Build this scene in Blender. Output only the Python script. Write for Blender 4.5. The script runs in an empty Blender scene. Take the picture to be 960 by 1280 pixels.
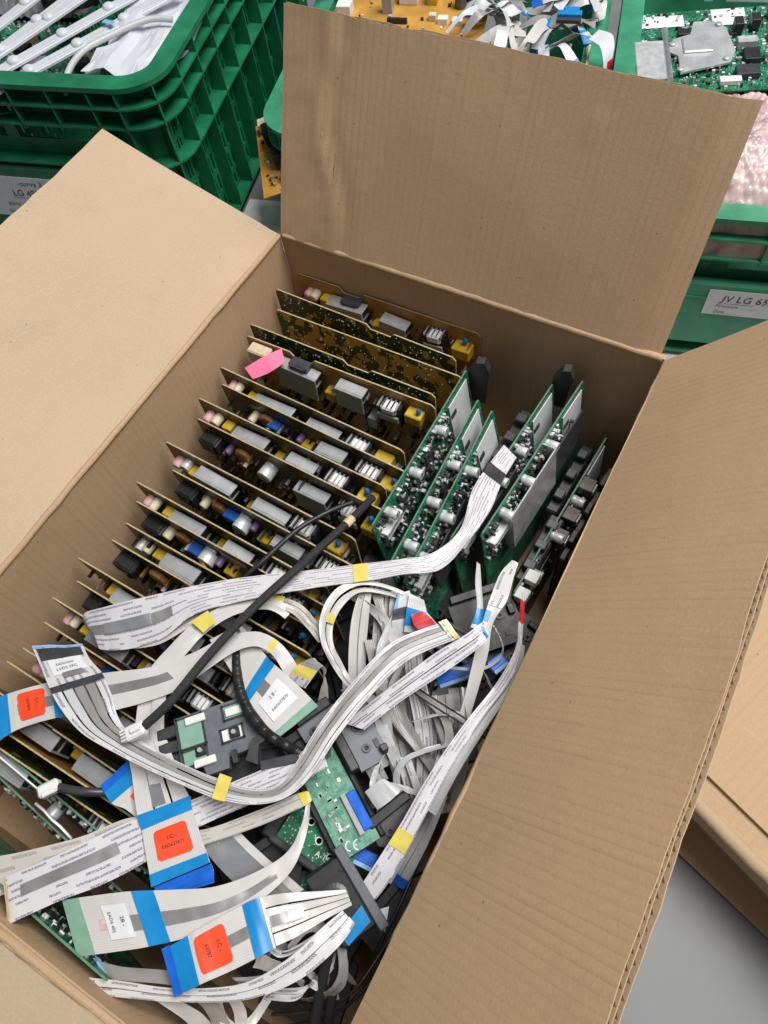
import bpy, math, random
from mathutils import Vector, Matrix, noise
random.seed(7)
S = bpy.context.scene
COL = S.collection

# ------------------------------------------------------------------ camera
cd = bpy.data.cameras.new('camera'); cam = bpy.data.objects.new('camera', cd); COL.objects.link(cam)
cam.matrix_world = Matrix(((0.8714, -0.3870, 0.3015, 0.4479), (0.4818, 0.7910, -0.3771, -0.4756),
                           (-0.0926, 0.4739, 0.8757, 0.7475), (0, 0, 0, 1)))
cd.sensor_fit = 'VERTICAL'; cd.sensor_height = 36.0; cd.sensor_width = 27.0
cd.lens = 36.0 * 898.4 / 1280.0
cd.clip_start = 0.01; cd.clip_end = 100
S.camera = cam
# ------------------------------------------------------------------ light
w = bpy.data.worlds.new('World'); S.world = w; w.use_nodes = True
bg = w.node_tree.nodes['Background']; bg.inputs[0].default_value = (0.86, 0.93, 1.0, 1); bg.inputs[1].default_value = 0.17
ld = bpy.data.lights.new('window_light', 'AREA'); ld.shape = 'RECTANGLE'; ld.size = 1.7; ld.size_y = 1.2; ld.energy = 86; ld.color = (1.0, 0.98, 0.955)
lo = bpy.data.objects.new('window_light', ld); COL.objects.link(lo); lo.location = (0.95, 0.42, 2.4)
lo.rotation_euler = (Vector((0.2, -0.2, 0.2)) - Vector(lo.location)).to_track_quat('-Z', 'Y').to_euler()
S.view_settings.view_transform = 'Standard'; S.view_settings.look = 'None'
S.view_settings.exposure = 0.0; S.view_settings.gamma = 1.0

# ------------------------------------------------------------------ materials
M = {}
def nmat(name, rough=0.6, metal=0.0, spec=0.5):
    m = bpy.data.materials.new(name); m.use_nodes = True
    b = m.node_tree.nodes['Principled BSDF']
    b.inputs['Roughness'].default_value = rough; b.inputs['Metallic'].default_value = metal
    b.inputs['Specular IOR Level'].default_value = spec
    M[name] = m
    return m, m.node_tree, b
def N(nt, t, **kw):
    n = nt.nodes.new(t)
    for k, v in kw.items():
        if k.startswith('i_'):
            key = k[2:]; key = int(key) if key.isdigit() else key
            n.inputs[key].default_value = v
        else: setattr(n, k, v)
    return n
def ramp(nt, fac, stops, interp='LINEAR'):
    r = nt.nodes.new('ShaderNodeValToRGB'); r.color_ramp.interpolation = interp
    while len(r.color_ramp.elements) < len(stops): r.color_ramp.elements.new(0.5)
    for e, (p, c) in zip(r.color_ramp.elements, stops):
        e.position = p; e.color = (c[0], c[1], c[2], 1) if not isinstance(c, (int, float)) else (c, c, c, 1)
    nt.links.new(fac, r.inputs[0]); return r.outputs[0]
def mixc(nt, fac, a, b):
    m = nt.nodes.new('ShaderNodeMix'); m.data_type = 'RGBA'
    for sock, v in ((m.inputs[0], fac), (m.inputs[6], a), (m.inputs[7], b)):
        if isinstance(v, (int, float)): sock.default_value = v
        elif isinstance(v, tuple): sock.default_value = (v[0], v[1], v[2], 1)
        else: nt.links.new(v, sock)
    return m.outputs[2]
def mth(nt, op, a, b=None):
    m = nt.nodes.new('ShaderNodeMath'); m.operation = op
    for i, v in enumerate((a, b)):
        if v is None: continue
        if isinstance(v, (int, float)): m.inputs[i].default_value = v
        else: nt.links.new(v, m.inputs[i])
    return m.outputs[0]
def bump(nt, b, h, strength=0.3, dist=0.001):
    n = nt.nodes.new('ShaderNodeBump'); n.inputs['Strength'].default_value = strength; n.inputs['Distance'].default_value = dist
    nt.links.new(h, n.inputs['Height']); nt.links.new(n.outputs[0], b.inputs['Normal'])
def plain(name, col, rough=0.5, metal=0.0, var=0.18, scale=120.0, bmp=0.0, spec=0.5):
    m, nt, b = nmat(name, rough, metal, spec)
    tc = N(nt, 'ShaderNodeTexCoord'); nz = N(nt, 'ShaderNodeTexNoise', i_Scale=scale, i_Detail=4.0)
    nt.links.new(tc.outputs['Object'], nz.inputs['Vector'])
    c = ramp(nt, nz.outputs[0], [(0.3, tuple(x * (1 - var) for x in col)), (0.7, tuple(min(1, x * (1 + var)) for x in col))])
    nt.links.new(c, b.inputs['Base Color'])
    r = ramp(nt, nz.outputs[0], [(0.3, max(0.05, rough - 0.08)), (0.7, min(1, rough + 0.08))]); nt.links.new(r, b.inputs['Roughness'])
    if bmp: bump(nt, b, nz.outputs[0], bmp, 0.001)
    return m
def cardboard(name, col, flute=0.5, pitch=0.0075, dark=0.08):
    m, nt, b = nmat(name, 0.85, 0, 0.25)
    uv = N(nt, 'ShaderNodeUVMap'); sep = N(nt, 'ShaderNodeSeparateXYZ'); nt.links.new(uv.outputs[0], sep.inputs[0])
    n1 = N(nt, 'ShaderNodeTexNoise', i_Scale=5.0, i_Detail=5.0); nt.links.new(uv.outputs[0], n1.inputs['Vector'])
    n2 = N(nt, 'ShaderNodeTexNoise', i_Scale=420.0, i_Detail=3.0); nt.links.new(uv.outputs[0], n2.inputs['Vector'])
    # paper fibres: stretched noise
    mp = N(nt, 'ShaderNodeMapping'); mp.inputs['Scale'].default_value = (60, 900, 1); nt.links.new(uv.outputs[0], mp.inputs['Vector'])
    n3 = N(nt, 'ShaderNodeTexNoise', i_Scale=1.0, i_Detail=2.0); nt.links.new(mp.outputs[0], n3.inputs['Vector'])
    # flute show-through: lines at constant u, irregular strength
    mpd = N(nt, 'ShaderNodeMapping'); mpd.inputs['Scale'].default_value = (26, 1.2, 1); nt.links.new(uv.outputs[0], mpd.inputs['Vector'])
    d = N(nt, 'ShaderNodeTexNoise', i_Scale=1.0, i_Detail=2.0); nt.links.new(mpd.outputs[0], d.inputs['Vector'])
    uu = mth(nt, 'ADD', sep.outputs[0], mth(nt, 'MULTIPLY', d.outputs[0], 0.004))
    wv = mth(nt, 'ABSOLUTE', mth(nt, 'SINE', mth(nt, 'MULTIPLY', uu, math.pi / pitch)))
    ridge = mth(nt, 'POWER', wv, 0.5)
    mp2 = N(nt, 'ShaderNodeMapping'); mp2.inputs['Scale'].default_value = (75, 4, 1); nt.links.new(uv.outputs[0], mp2.inputs['Vector'])
    n4 = N(nt, 'ShaderNodeTexNoise', i_Scale=1.0, i_Detail=1.0); nt.links.new(mp2.outputs[0], n4.inputs['Vector'])
    amt = ramp(nt, n4.outputs[0], [(0.35, 0.15), (0.75, 1.0)])
    c = ramp(nt, n1.outputs[0], [(0.25, tuple(x * (1 - dark) for x in col)), (0.75, tuple(x * (1 + dark) for x in col))])
    c = mixc(nt, ramp(nt, n2.outputs[0], [(0.40, 0.0), (0.75, 0.35)]), c, tuple(x * 1.28 for x in col))
    c = mixc(nt, ramp(nt, n3.outputs[0], [(0.55, 0.0), (0.9, 0.15)]), c, tuple(x * 0.72 for x in col))
    vo = N(nt, 'ShaderNodeTexVoronoi', i_Scale=85.0); nt.links.new(uv.outputs[0], vo.inputs['Vector'])
    spk = ramp(nt, vo.outputs['Distance'], [(0.05, 0.75), (0.11, 0.0)])
    gate = ramp(nt, N(nt, 'ShaderNodeSeparateColor').outputs[0], [(0, 0), (1, 1)])
    sc = nt.nodes[-2] if nt.nodes[-2].bl_idname == 'ShaderNodeSeparateColor' else [n for n in nt.nodes if n.bl_idname == 'ShaderNodeSeparateColor'][0]
    nt.links.new(vo.outputs['Color'], sc.inputs[0])
    spk = mth(nt, 'MULTIPLY', spk, mth(nt, 'GREATER_THAN', sc.outputs[0], 0.86))
    c = mixc(nt, spk, c, tuple(x * 0.45 for x in col))
    line = mth(nt, 'MULTIPLY', mth(nt, 'MULTIPLY', mth(nt, 'SUBTRACT', 1.0, ridge), amt), 0.26 * flute)
    c = mixc(nt, line, c, tuple(x * 0.45 for x in col))
    mp3 = N(nt, 'ShaderNodeMapping'); mp3.inputs['Scale'].default_value = (14, 240, 1); mp3.inputs['Rotation'].default_value = (0, 0, 0.5); nt.links.new(uv.outputs[0], mp3.inputs['Vector'])
    n5 = N(nt, 'ShaderNodeTexNoise', i_Scale=1.0, i_Detail=2.0); nt.links.new(mp3.outputs[0], n5.inputs['Vector'])
    c = mixc(nt, ramp(nt, n5.outputs[0], [(0.68, 0.0), (0.76, 0.35)]), c, tuple(min(1, x * 1.35) for x in col))      # pale scuffs
    n6 = N(nt, 'ShaderNodeTexNoise', i_Scale=13.0, i_Detail=6.0, i_Roughness=0.7); nt.links.new(uv.outputs[0], n6.inputs['Vector'])
    c = mixc(nt, ramp(nt, n6.outputs[0], [(0.52, 0.0), (0.72, 0.22)]), c, tuple(x * 0.70 for x in col))               # handling marks
    nt.links.new(c, b.inputs['Base Color'])
    h = mth(nt, 'ADD', mth(nt, 'MULTIPLY', mth(nt, 'MULTIPLY', ridge, amt), flute), mth(nt, 'MULTIPLY', n2.outputs[0], 0.35))
    h = mth(nt, 'ADD', h, mth(nt, 'MULTIPLY', n1.outputs[0], 2.0)); h = mth(nt, 'ADD', h, mth(nt, 'MULTIPLY', n6.outputs[0], 1.6))
    bump(nt, b, h, 0.5, 0.0006)
    return m
cardboard('card', (0.50, 0.342, 0.206), 0.7)
cardboard('card_ribbed', (0.50, 0.342, 0.206), 0.75, 0.0066)
cardboard('card_smooth', (0.51, 0.382, 0.262), 0.12)
cardboard('card_edge', (0.48, 0.345, 0.22), 0.0)
plain('flute_paper', (0.40, 0.26, 0.14), 0.9)
plain('table', (0.205, 0.211, 0.216), 0.5, 0, 0.16, 14, 0.1)

def pcb_green(name, base, lite, pads=0.55, sc=1.0):
    m, nt, b = nmat(name, 0.35)
    tc = N(nt, 'ShaderNodeTexCoord')
    n1 = N(nt, 'ShaderNodeTexNoise', i_Scale=60.0 * sc, i_Detail=3.0); nt.links.new(tc.outputs['Object'], n1.inputs['Vector'])
    v1 = N(nt, 'ShaderNodeTexVoronoi', i_Scale=330.0 * sc, distance='CHEBYCHEV', i_Randomness=0.8); nt.links.new(tc.outputs['Object'], v1.inputs['Vector'])
    v2 = N(nt, 'ShaderNodeTexVoronoi', i_Scale=120.0 * sc, distance='MANHATTAN', feature='DISTANCE_TO_EDGE'); nt.links.new(tc.outputs['Object'], v2.inputs['Vector'])
    c = ramp(nt, n1.outputs[0], [(0.42, base), (0.52, tuple(x * 1.5 for x in base)), (0.58, lite)])
    c = mixc(nt, ramp(nt, v2.outputs[0], [(0.02, 0.7), (0.06, 0.0)]), c, lite)
    c = mixc(nt, ramp(nt, n1.outputs[0], [(0.35, 0.0), (0.6, pads)]), c, mixc(nt, ramp(nt, v1.outputs['Distance'], [(0.16, 1.0), (0.2, 0.0)], 'LINEAR'), c, (0.62, 0.66, 0.60)))
    nt.links.new(c, b.inputs['Base Color']); bump(nt, b, v1.outputs['Distance'], 0.2, 0.0005)
    return m
pcb_green('pcb_main', (0.006, 0.095, 0.048), (0.022, 0.21, 0.115), 0.8)
pcb_green('pcb_black', (0.006, 0.022, 0.016), (0.015, 0.05, 0.035), 0.5)
pcb_green('pcb_pale', (0.085, 0.23, 0.16), (0.17, 0.36, 0.27), 0.6, 2.2)
pcb_green('pcb_deep', (0.008, 0.08, 0.035), (0.03, 0.18, 0.09), 0.95, 1.0)
def pcb_solder(name, green_amt):
    m, nt, b = nmat(name, 0.35)
    tc = N(nt, 'ShaderNodeTexCoord')
    n1 = N(nt, 'ShaderNodeTexNoise', i_Scale=55.0, i_Detail=2.5); nt.links.new(tc.outputs['Object'], n1.inputs['Vector'])
    v1 = N(nt, 'ShaderNodeTexVoronoi', i_Scale=260.0); nt.links.new(tc.outputs['Object'], v1.inputs['Vector'])
    c = ramp(nt, n1.outputs[0], [(green_amt, (0.016, 0.060, 0.022)), (green_amt + 0.02, (0.40, 0.28, 0.05))])
    c = mixc(nt, ramp(nt, v1.outputs['Distance'], [(0.13, 0.9), (0.18, 0.0)]), c, (0.40, 0.40, 0.33))
    nt.links.new(c, b.inputs['Base Color']); bump(nt, b, v1.outputs['Distance'], -0.5, 0.001)
    return m
pcb_solder('pcb_solder', 0.56); pcb_solder('pcb_solder_yellow', 0.47)
def pcb_brown(name, base):
    m, nt, b = nmat(name, 0.4)
    tc = N(nt, 'ShaderNodeTexCoord')
    n1 = N(nt, 'ShaderNodeTexNoise', i_Scale=30.0, i_Detail=3.0); nt.links.new(tc.outputs['Object'], n1.inputs['Vector'])
    v1 = N(nt, 'ShaderNodeTexVoronoi', i_Scale=260.0, distance='CHEBYCHEV'); nt.links.new(tc.outputs['Object'], v1.inputs['Vector'])
    c = ramp(nt, n1.outputs[0], [(0.3, tuple(x * 0.75 for x in base)), (0.7, tuple(x * 1.2 for x in base))])
    c = mixc(nt, ramp(nt, v1.outputs['Distance'], [(0.10, 0.8), (0.13, 0.0)]), c, (0.65, 0.58, 0.42))
    nt.links.new(c, b.inputs['Base Color'])
    return m
pcb_brown('pcb_brown', (0.38, 0.19, 0.04)); pcb_brown('pcb_brown_shaded', (0.085, 0.050, 0.018)); pcb_brown('pcb_orange', (0.55, 0.28, 0.05))  # the darkest base has the shade between standing boards painted into its colour
def pcb_edge():
    m, nt, b = nmat('pcb_edge', 0.7)
    tc = N(nt, 'ShaderNodeTexCoord'); n1 = N(nt, 'ShaderNodeTexNoise', i_Scale=700.0, i_Detail=3.0)
    nt.links.new(tc.outputs['Object'], n1.inputs['Vector'])
    c = ramp(nt, n1.outputs[0], [(0.30, (0.30, 0.23, 0.11)), (0.5, (0.46, 0.37, 0.20)), (0.75, (0.58, 0.49, 0.30))])
    nt.links.new(c, b.inputs['Base Color'])
pcb_edge()
plain('green_edge', (0.10, 0.22, 0.13), 0.6)
plain('alu', (0.42, 0.43, 0.44), 0.42, 0.35, 0.12, 60)
plain('alu_bright', (0.72, 0.73, 0.74), 0.3, 0.6, 0.1, 60)
plain('cap_silver', (0.62, 0.63, 0.64), 0.4, 0.25, 0.1, 200)
plain('steel_dark', (0.12, 0.11, 0.10), 0.35, 0.6, 0.2, 60)
plain('black_plastic', (0.018, 0.018, 0.020), 0.42, 0, 0.25, 150, 0.05)
plain('charcoal', (0.045, 0.047, 0.052), 0.4, 0, 0.2, 150, 0.05)
plain('grey_plastic', (0.135, 0.145, 0.165), 0.45, 0, 0.1, 200, 0.08)
plain('pale_grey', (0.40, 0.41, 0.42), 0.5)
plain('white_plastic', (0.78, 0.78, 0.76), 0.4, 0, 0.04)
plain('cream', (0.66, 0.60, 0.42), 0.5)
plain('pink_plastic', (0.62, 0.36, 0.36), 0.5)
plain('pink_tape', (0.85, 0.17, 0.33), 0.6, 0, 0.1, 60)
plain('beige_foam', (0.62, 0.50, 0.36), 0.8)
plain('yellow', (0.58, 0.38, 0.035), 0.45)
plain('yellow_tape', (0.70, 0.58, 0.12), 0.4, 0, 0.08)
plain('blue_cap', (0.012, 0.16, 0.48), 0.35)
plain('blue_box', (0.015, 0.10, 0.42), 0.4)
plain('purple', (0.16, 0.10, 0.22), 0.4)
plain('copper', (0.50, 0.24, 0.10), 0.35, 0.6)
plain('gold', (0.62, 0.48, 0.25), 0.35, 0.6)
plain('sticker_white', (0.74, 0.75, 0.77), 0.5, 0, 0.04, 40)
plain('blue_tape', (0.008, 0.23, 0.56), 0.32, 0, 0.1, 50)
plain('blue_tab', (0.01, 0.13, 0.62), 0.35, 0, 0.1)
plain('light_blue', (0.25, 0.45, 0.72), 0.4)
plain('green_tape', (0.22, 0.40, 0.30), 0.45, 0, 0.08)
plain('orange_sticker', (0.88, 0.075, 0.022), 0.45, 0, 0.04, 60)
plain('ink', (0.02, 0.02, 0.03), 0.6)
plain('ink_purple', (0.06, 0.03, 0.30), 0.6)
plain('ink_grey', (0.16, 0.16, 0.19), 0.6)
plain('silk_white', (0.75, 0.80, 0.75), 0.5)
plain('shield_grey', (0.36, 0.355, 0.35), 0.33, 0.5, 0.12, 40)
plain('foil', (0.66, 0.67, 0.69), 0.22, 0.8, 0.1, 30)
plain('red', (0.5, 0.02, 0.02), 0.45)
plain('tan_tape', (0.62, 0.50, 0.30), 0.6)
plain('led_white', (0.62, 0.64, 0.69), 0.4, 0, 0.04, 40)
plain('crate_green', (0.012, 0.175, 0.080), 0.38, 0, 0.25, 30, 0.06)
plain('crate_pale', (0.045, 0.27, 0.150), 0.42, 0, 0.25, 30, 0.06)
def braid():
    m, nt, b = nmat('braid', 0.55)
    uv = N(nt, 'ShaderNodeUVMap'); ck = N(nt, 'ShaderNodeTexChecker', i_Scale=1.0)
    mp = N(nt, 'ShaderNodeMapping'); mp.inputs['Scale'].default_value = (900, 20, 1); mp.inputs['Rotation'].default_value = (0, 0, 0.0)
    nt.links.new(uv.outputs[0], mp.inputs['Vector']); nt.links.new(mp.outputs[0], ck.inputs['Vector'])
    nz = N(nt, 'ShaderNodeTexNoise', i_Scale=300.0); nt.links.new(uv.outputs[0], nz.inputs['Vector'])
    c = mixc(nt, ck.outputs[1], (0.010, 0.011, 0.013), (0.026, 0.027, 0.032)); nt.links.new(c, b.inputs['Base Color'])
    bump(nt, b, mth(nt, 'ADD', ck.outputs[1], nz.outputs[0]), 0.6, 0.0006)
braid()
def ribbon_mat(name, base, text=0.0, stripe=0.24, row=0.0046):
    m, nt, b = nmat(name, 0.27)
    uv = N(nt, 'ShaderNodeUVMap'); sep = N(nt, 'ShaderNodeSeparateXYZ'); nt.links.new(uv.outputs[0], sep.inputs[0])
    u, v = sep.outputs[0], sep.outputs[1]
    s = mth(nt, 'SINE', mth(nt, 'MULTIPLY', v, 2 * math.pi / 0.0016))
    nz = N(nt, 'ShaderNodeTexNoise', i_Scale=25.0, i_Detail=3.0); nt.links.new(uv.outputs[0], nz.inputs['Vector'])
    c = ramp(nt, nz.outputs[0], [(0.3, tuple(x * 0.93 for x in base)), (0.7, tuple(min(0.85, x * 1.05) for x in base))])
    c = mixc(nt, mth(nt, 'MULTIPLY', mth(nt, 'ADD', s, 1.0), stripe * 0.5), c, tuple(x * 0.55 for x in base))
    if text:
        fr = mth(nt, 'FRACT', mth(nt, 'DIVIDE', v, row)); rw = mth(nt, 'FLOOR', mth(nt, 'DIVIDE', v, row))
        inrow = mth(nt, 'MULTIPLY', mth(nt, 'GREATER_THAN', fr, 0.28), mth(nt, 'LESS_THAN', fr, 0.66))
        cb = N(nt, 'ShaderNodeCombineXYZ'); nt.links.new(mth(nt, 'MULTIPLY', u, 62.0), cb.inputs[0]); nt.links.new(mth(nt, 'MULTIPLY', rw, 7.31), cb.inputs[1])
        w1 = N(nt, 'ShaderNodeTexNoise', i_Scale=1.0, i_Detail=0.0); nt.links.new(cb.outputs[0], w1.inputs['Vector'])
        cb2 = N(nt, 'ShaderNodeCombineXYZ'); nt.links.new(mth(nt, 'MULTIPLY', u, 1100.0), cb2.inputs[0]); nt.links.new(mth(nt, 'MULTIPLY', v, 1800.0), cb2.inputs[1])
        w2 = N(nt, 'ShaderNodeTexNoise', i_Scale=1.0, i_Detail=1.0); nt.links.new(cb2.outputs[0], w2.inputs['Vector'])
        mask = mth(nt, 'MULTIPLY', mth(nt, 'MULTIPLY', inrow, mth(nt, 'GREATER_THAN', w1.outputs[0], 0.46)), mth(nt, 'GREATER_THAN', w2.outputs[0], 0.45))
        c = mixc(nt, mth(nt, 'MULTIPLY', mask, text), c, (0.10, 0.085, 0.14))
    nt.links.new(c, b.inputs['Base Color'])
    bump(nt, b, s, 0.12, 0.0003)
    return m
ribbon_mat('ribbon', (0.64, 0.62, 0.60))
ribbon_mat('ribbon_cool', (0.58, 0.59, 0.60))
ribbon_mat('ribbon_text', (0.68, 0.665, 0.69), 0.75)
ribbon_mat('ribbon_text_tight', (0.64, 0.63, 0.63), 0.75, 0.1, 0.0062)
ribbon_mat('ribbon_grey', (0.32, 0.305, 0.295), 0.0, 0.3)
ribbon_mat('ribbon_cream', (0.58, 0.55, 0.50), 0.5, 0.15, 0.008)

# ------------------------------------------------------------------ mesh helpers
class MB:
    def __init__(s): s.v = []; s.f = []; s.m = []; s.uv = None
    def add(s, vs, fs, mat=0, T=None):
        o = len(s.v)
        s.v += [tuple(T @ Vector(p)) if T is not None else tuple(p) for p in vs]
        s.f += [tuple(i + o for i in f) for f in fs]; s.m += [mat] * len(fs)
        return s
    def box(s, c, d, ch=0.0, mat=0, T=None):
        x, y, z = (k / 2 for k in d)
        if ch <= 0:
            vs = [(c[0] + a * x, c[1] + b_ * y, c[2] + e * z) for a in (-1, 1) for b_ in (-1, 1) for e in (-1, 1)]
            fs = [(0, 1, 3, 2), (4, 6, 7, 5), (0, 4, 5, 1), (2, 3, 7, 6), (0, 2, 6, 4), (1, 5, 7, 3)]
            return s.add(vs, fs, mat, T)
        ch = min(ch, 0.45 * min(d))
        vs = []; idx = {}
        for a in (-1, 1):
            for b_ in (-1, 1):
                for e in (-1, 1):
                    for k in range(3):
                        p = [a * x, b_ * y, e * z]
                        for j in range(3):
                            if j != k: p[j] -= ch * (a, b_, e)[j]
                        idx[(a, b_, e, k)] = len(vs); vs.append((c[0] + p[0], c[1] + p[1], c[2] + p[2]))
        fs = []
        q = ((-1, -1), (1, -1), (1, 1), (-1, 1))
        for k in range(3):
            for sg in (-1, 1):
                f = []
                for (a, b_) in q:
                    t = [0, 0, 0]; t[k] = sg; t[(k + 1) % 3] = a; t[(k + 2) % 3] = b_
                    f.append(idx[(t[0], t[1], t[2], k)])
                fs.append(tuple(f if sg > 0 else f[::-1]))
        for k in range(3):
            i, j = (k + 1) % 3, (k + 2) % 3
            for a in (-1, 1):
                for b_ in (-1, 1):
                    t0 = [0, 0, 0]; t0[i] = a; t0[j] = b_; t1 = t0[:]; t0[k] = -1; t1[k] = 1
                    fs.append((idx[(*t0, i)], idx[(*t1, i)], idx[(*t1, j)], idx[(*t0, j)]))
        for a in (-1, 1):
            for b_ in (-1, 1):
                for e in (-1, 1): fs.append(tuple(idx[(a, b_, e, k)] for k in range(3)))
        return s.add(vs, fs, mat, T)
    def cyl(s, p0, p1, r0, r1=None, n=14, mat=0, caps=True):
        r1 = r0 if r1 is None else r1
        p0, p1 = Vector(p0), Vector(p1); ax = (p1 - p0).normalized()
        e = ax.orthogonal().normalized(); g = ax.cross(e)
        vs = [p0 + (e * math.cos(2 * math.pi * i / n) + g * math.sin(2 * math.pi * i / n)) * r0 for i in range(n)]
        vs += [p1 + (e * math.cos(2 * math.pi * i / n) + g * math.sin(2 * math.pi * i / n)) * r1 for i in range(n)]
        fs = [(i, (i + 1) % n, n + (i + 1) % n, n + i) for i in range(n)]
        if caps: fs += [tuple(range(n))[::-1], tuple(range(n, 2 * n))]
        return s.add(vs, fs, mat)
    def lathe(s, prof, c, ax='z', n=16, mat=0):
        vs = []
        for (r, h) in prof:
            for i in range(n):
                a = 2 * math.pi * i / n; p = (r * math.cos(a), r * math.sin(a), h)
                if ax == 'y': p = (p[0], -p[2], p[1])
                if ax == 'x': p = (p[2], p[0], p[1])
                vs.append((c[0] + p[0], c[1] + p[1], c[2] + p[2]))
        fs = [(k * n + i, k * n + (i + 1) % n, (k + 1) * n + (i + 1) % n, (k + 1) * n + i) for k in range(len(prof) - 1) for i in range(n)]
        fs += [tuple(range(n))[::-1], tuple(range((len(prof) - 1) * n, len(prof) * n))]
        return s.add(vs, fs, mat)
    def prism(s, poly, a, b_, ax='y', mat=0, mats=None):   # polygon in the two other axes, extruded a..b_
        n = len(poly)
        def P(p, h):
            return {'y': (p[0], h, p[1]), 'x': (h, p[0], p[1]), 'z': (p[0], p[1], h)}[ax]
        vs = [P(p, a) for p in poly] + [P(p, b_) for p in poly]
        o = len(s.f)
        s.add(vs, [tuple(range(n))[::-1], tuple(range(n, 2 * n))] + [(i, (i + 1) % n, n + (i + 1) % n, n + i) for i in range(n)], mat)
        if mats: s.m[o] = mats[0]; s.m[o + 1] = mats[1]; s.m[o + 2:] = [mats[2]] * n
        return s
    def mesh(s, name, mats):
        me = bpy.data.meshes.new(name); me.from_pydata(s.v, [], s.f)
        for m in (mats if isinstance(mats, (list, tuple)) else [mats]): me.materials.append(M[m])
        if any(s.m): me.polygons.foreach_set('material_index', s.m)
        if s.uv is not None:
            l = me.uv_layers.new(name='UVMap')
            for i, lp in enumerate(me.loops): l.data[i].uv = s.uv[lp.vertex_index]
        me.update(); return me
def fixn(me):
    import bmesh
    bm = bmesh.new(); bm.from_mesh(me); bmesh.ops.recalc_face_normals(bm, faces=bm.faces); bm.to_mesh(me); bm.free(); return me
def smooth(me, ang=40):
    me.polygons.foreach_set('use_smooth', [True] * len(me.polygons)); me.set_sharp_from_angle(angle=math.radians(ang)); return me
def link(name, me, parent=None, loc=None, rot=None):
    o = bpy.data.objects.new(name, me); COL.objects.link(o)
    if parent is not None: o.parent = parent
    if loc is not None: o.location = loc
    if rot is not None: o.rotation_euler = rot
    return o
def tag(o, label, cat, group=None):
    o['label'] = label; o['category'] = cat
    if group: o['group'] = group
    return o
def thing(name, label, cat, loc=(0, 0, 0), rot=(0, 0, 0), group=None, mw=None):
    o = bpy.data.objects.new(name, None); o.empty_display_size = 0.02; COL.objects.link(o)
    if mw is not None: o.matrix_world = mw
    else: o.location = loc; o.rotation_euler = rot
    return tag(o, label, cat, group)
def part(name, mb, mats, parent, sm=False, loc=None, rot=None):
    me = fixn(mb.mesh(name, mats)) if mb.uv is None else mb.mesh(name, mats)
    if sm: smooth(me)
    return link(name, me, parent, loc, rot)
def frame(P0, P1, roll=0.0, pitch=0.0):     # matrix with x axis P0->P1, z up, extra roll about x
    P0, P1 = Vector(P0), Vector(P1); x = (P1 - P0).normalized(); y = Vector((0, 0, 1)).cross(x).normalized(); z = x.cross(y)
    m = Matrix((x, y, z)).transposed().to_4x4(); m.translation = P0
    return m @ Matrix.Rotation(roll, 4, 'X') @ Matrix.Rotation(pitch, 4, 'Y')
_tx = {}
def text_geo(s):
    if s in _tx: return _tx[s]
    cu = bpy.data.curves.new('t', 'FONT'); cu.body = s; cu.size = 1.0; cu.resolution_u = 2
    ob = bpy.data.objects.new('t', cu); COL.objects.link(ob)
    me = bpy.data.meshes.new_from_object(ob.evaluated_get(bpy.context.evaluated_depsgraph_get()))
    vs = [tuple(v.co) for v in me.vertices]; fs = [tuple(p.vertices) for p in me.polygons]
    bpy.data.objects.remove(ob); bpy.data.curves.remove(cu); bpy.data.meshes.remove(me)
    _tx[s] = (vs, fs); return vs, fs

# ------------------------------------------------------------------ setting
def setting():
    mb = MB(); n = 8; L = 30.0
    mb.add([(-L, -L, 0), (L, -L, 0), (L, L, 0), (-L, L, 0)], [(0, 1, 2, 3)])
    o = part('table_top', mb, 'table', None); o['kind'] = 'structure'
setting()

# ------------------------------------------------------------------ carton
BW, BD, BH = 0.42, 0.638, 0.22
def sheet(P0, U, V, lu, lv, w0, w1, warp, mat, nu=40, nv=16, wob=0.0, seed=0.0):
    U, V = Vector(U).normalized(), Vector(V).normalized(); Nn = U.cross(V).normalized(); P0 = Vector(P0)
    mb = MB(); mb.uv = []
    for wz in (w0, w1):
        for j in range(nv + 1):
            for i in range(nu + 1):
                u = lu * i / nu; v = lv * j / nv
                vv = v
                if wob and j == nv: vv += wob * noise.noise((u * 60, seed, 0.3)) + wob * 1.6 * noise.noise((u * 14, seed, 5.1))
                mb.v.append(tuple(P0 + U * u + V * vv + Nn * (wz + warp(u, v)))); mb.uv.append((u + seed, vv))
    K = (nu + 1) * (nv + 1)
    for j in range(nv):
        for i in range(nu):
            a = j * (nu + 1) + i; b_ = a + 1; c = a + nu + 2; d = a + nu + 1
            mb.f.append((a, b_, c, d) if w0 > w1 else (d, c, b_, a)); mb.f.append((K + d, K + c, K + b_, K + a) if w0 > w1 else (K + a, K + b_, K + c, K + d))
    for i in range(nu):
        for j in (0, nv):
            a = j * (nu + 1) + i; mb.f.append((a, a + 1, K + a + 1, K + a))
    for j in range(nv):
        for i in (0, nu):
            a = j * (nu + 1) + i; mb.f.append((a, a + nu + 1, K + a + nu + 1, K + a))
    mb.m = [0] * len(mb.f)
    return mb, Nn
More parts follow.
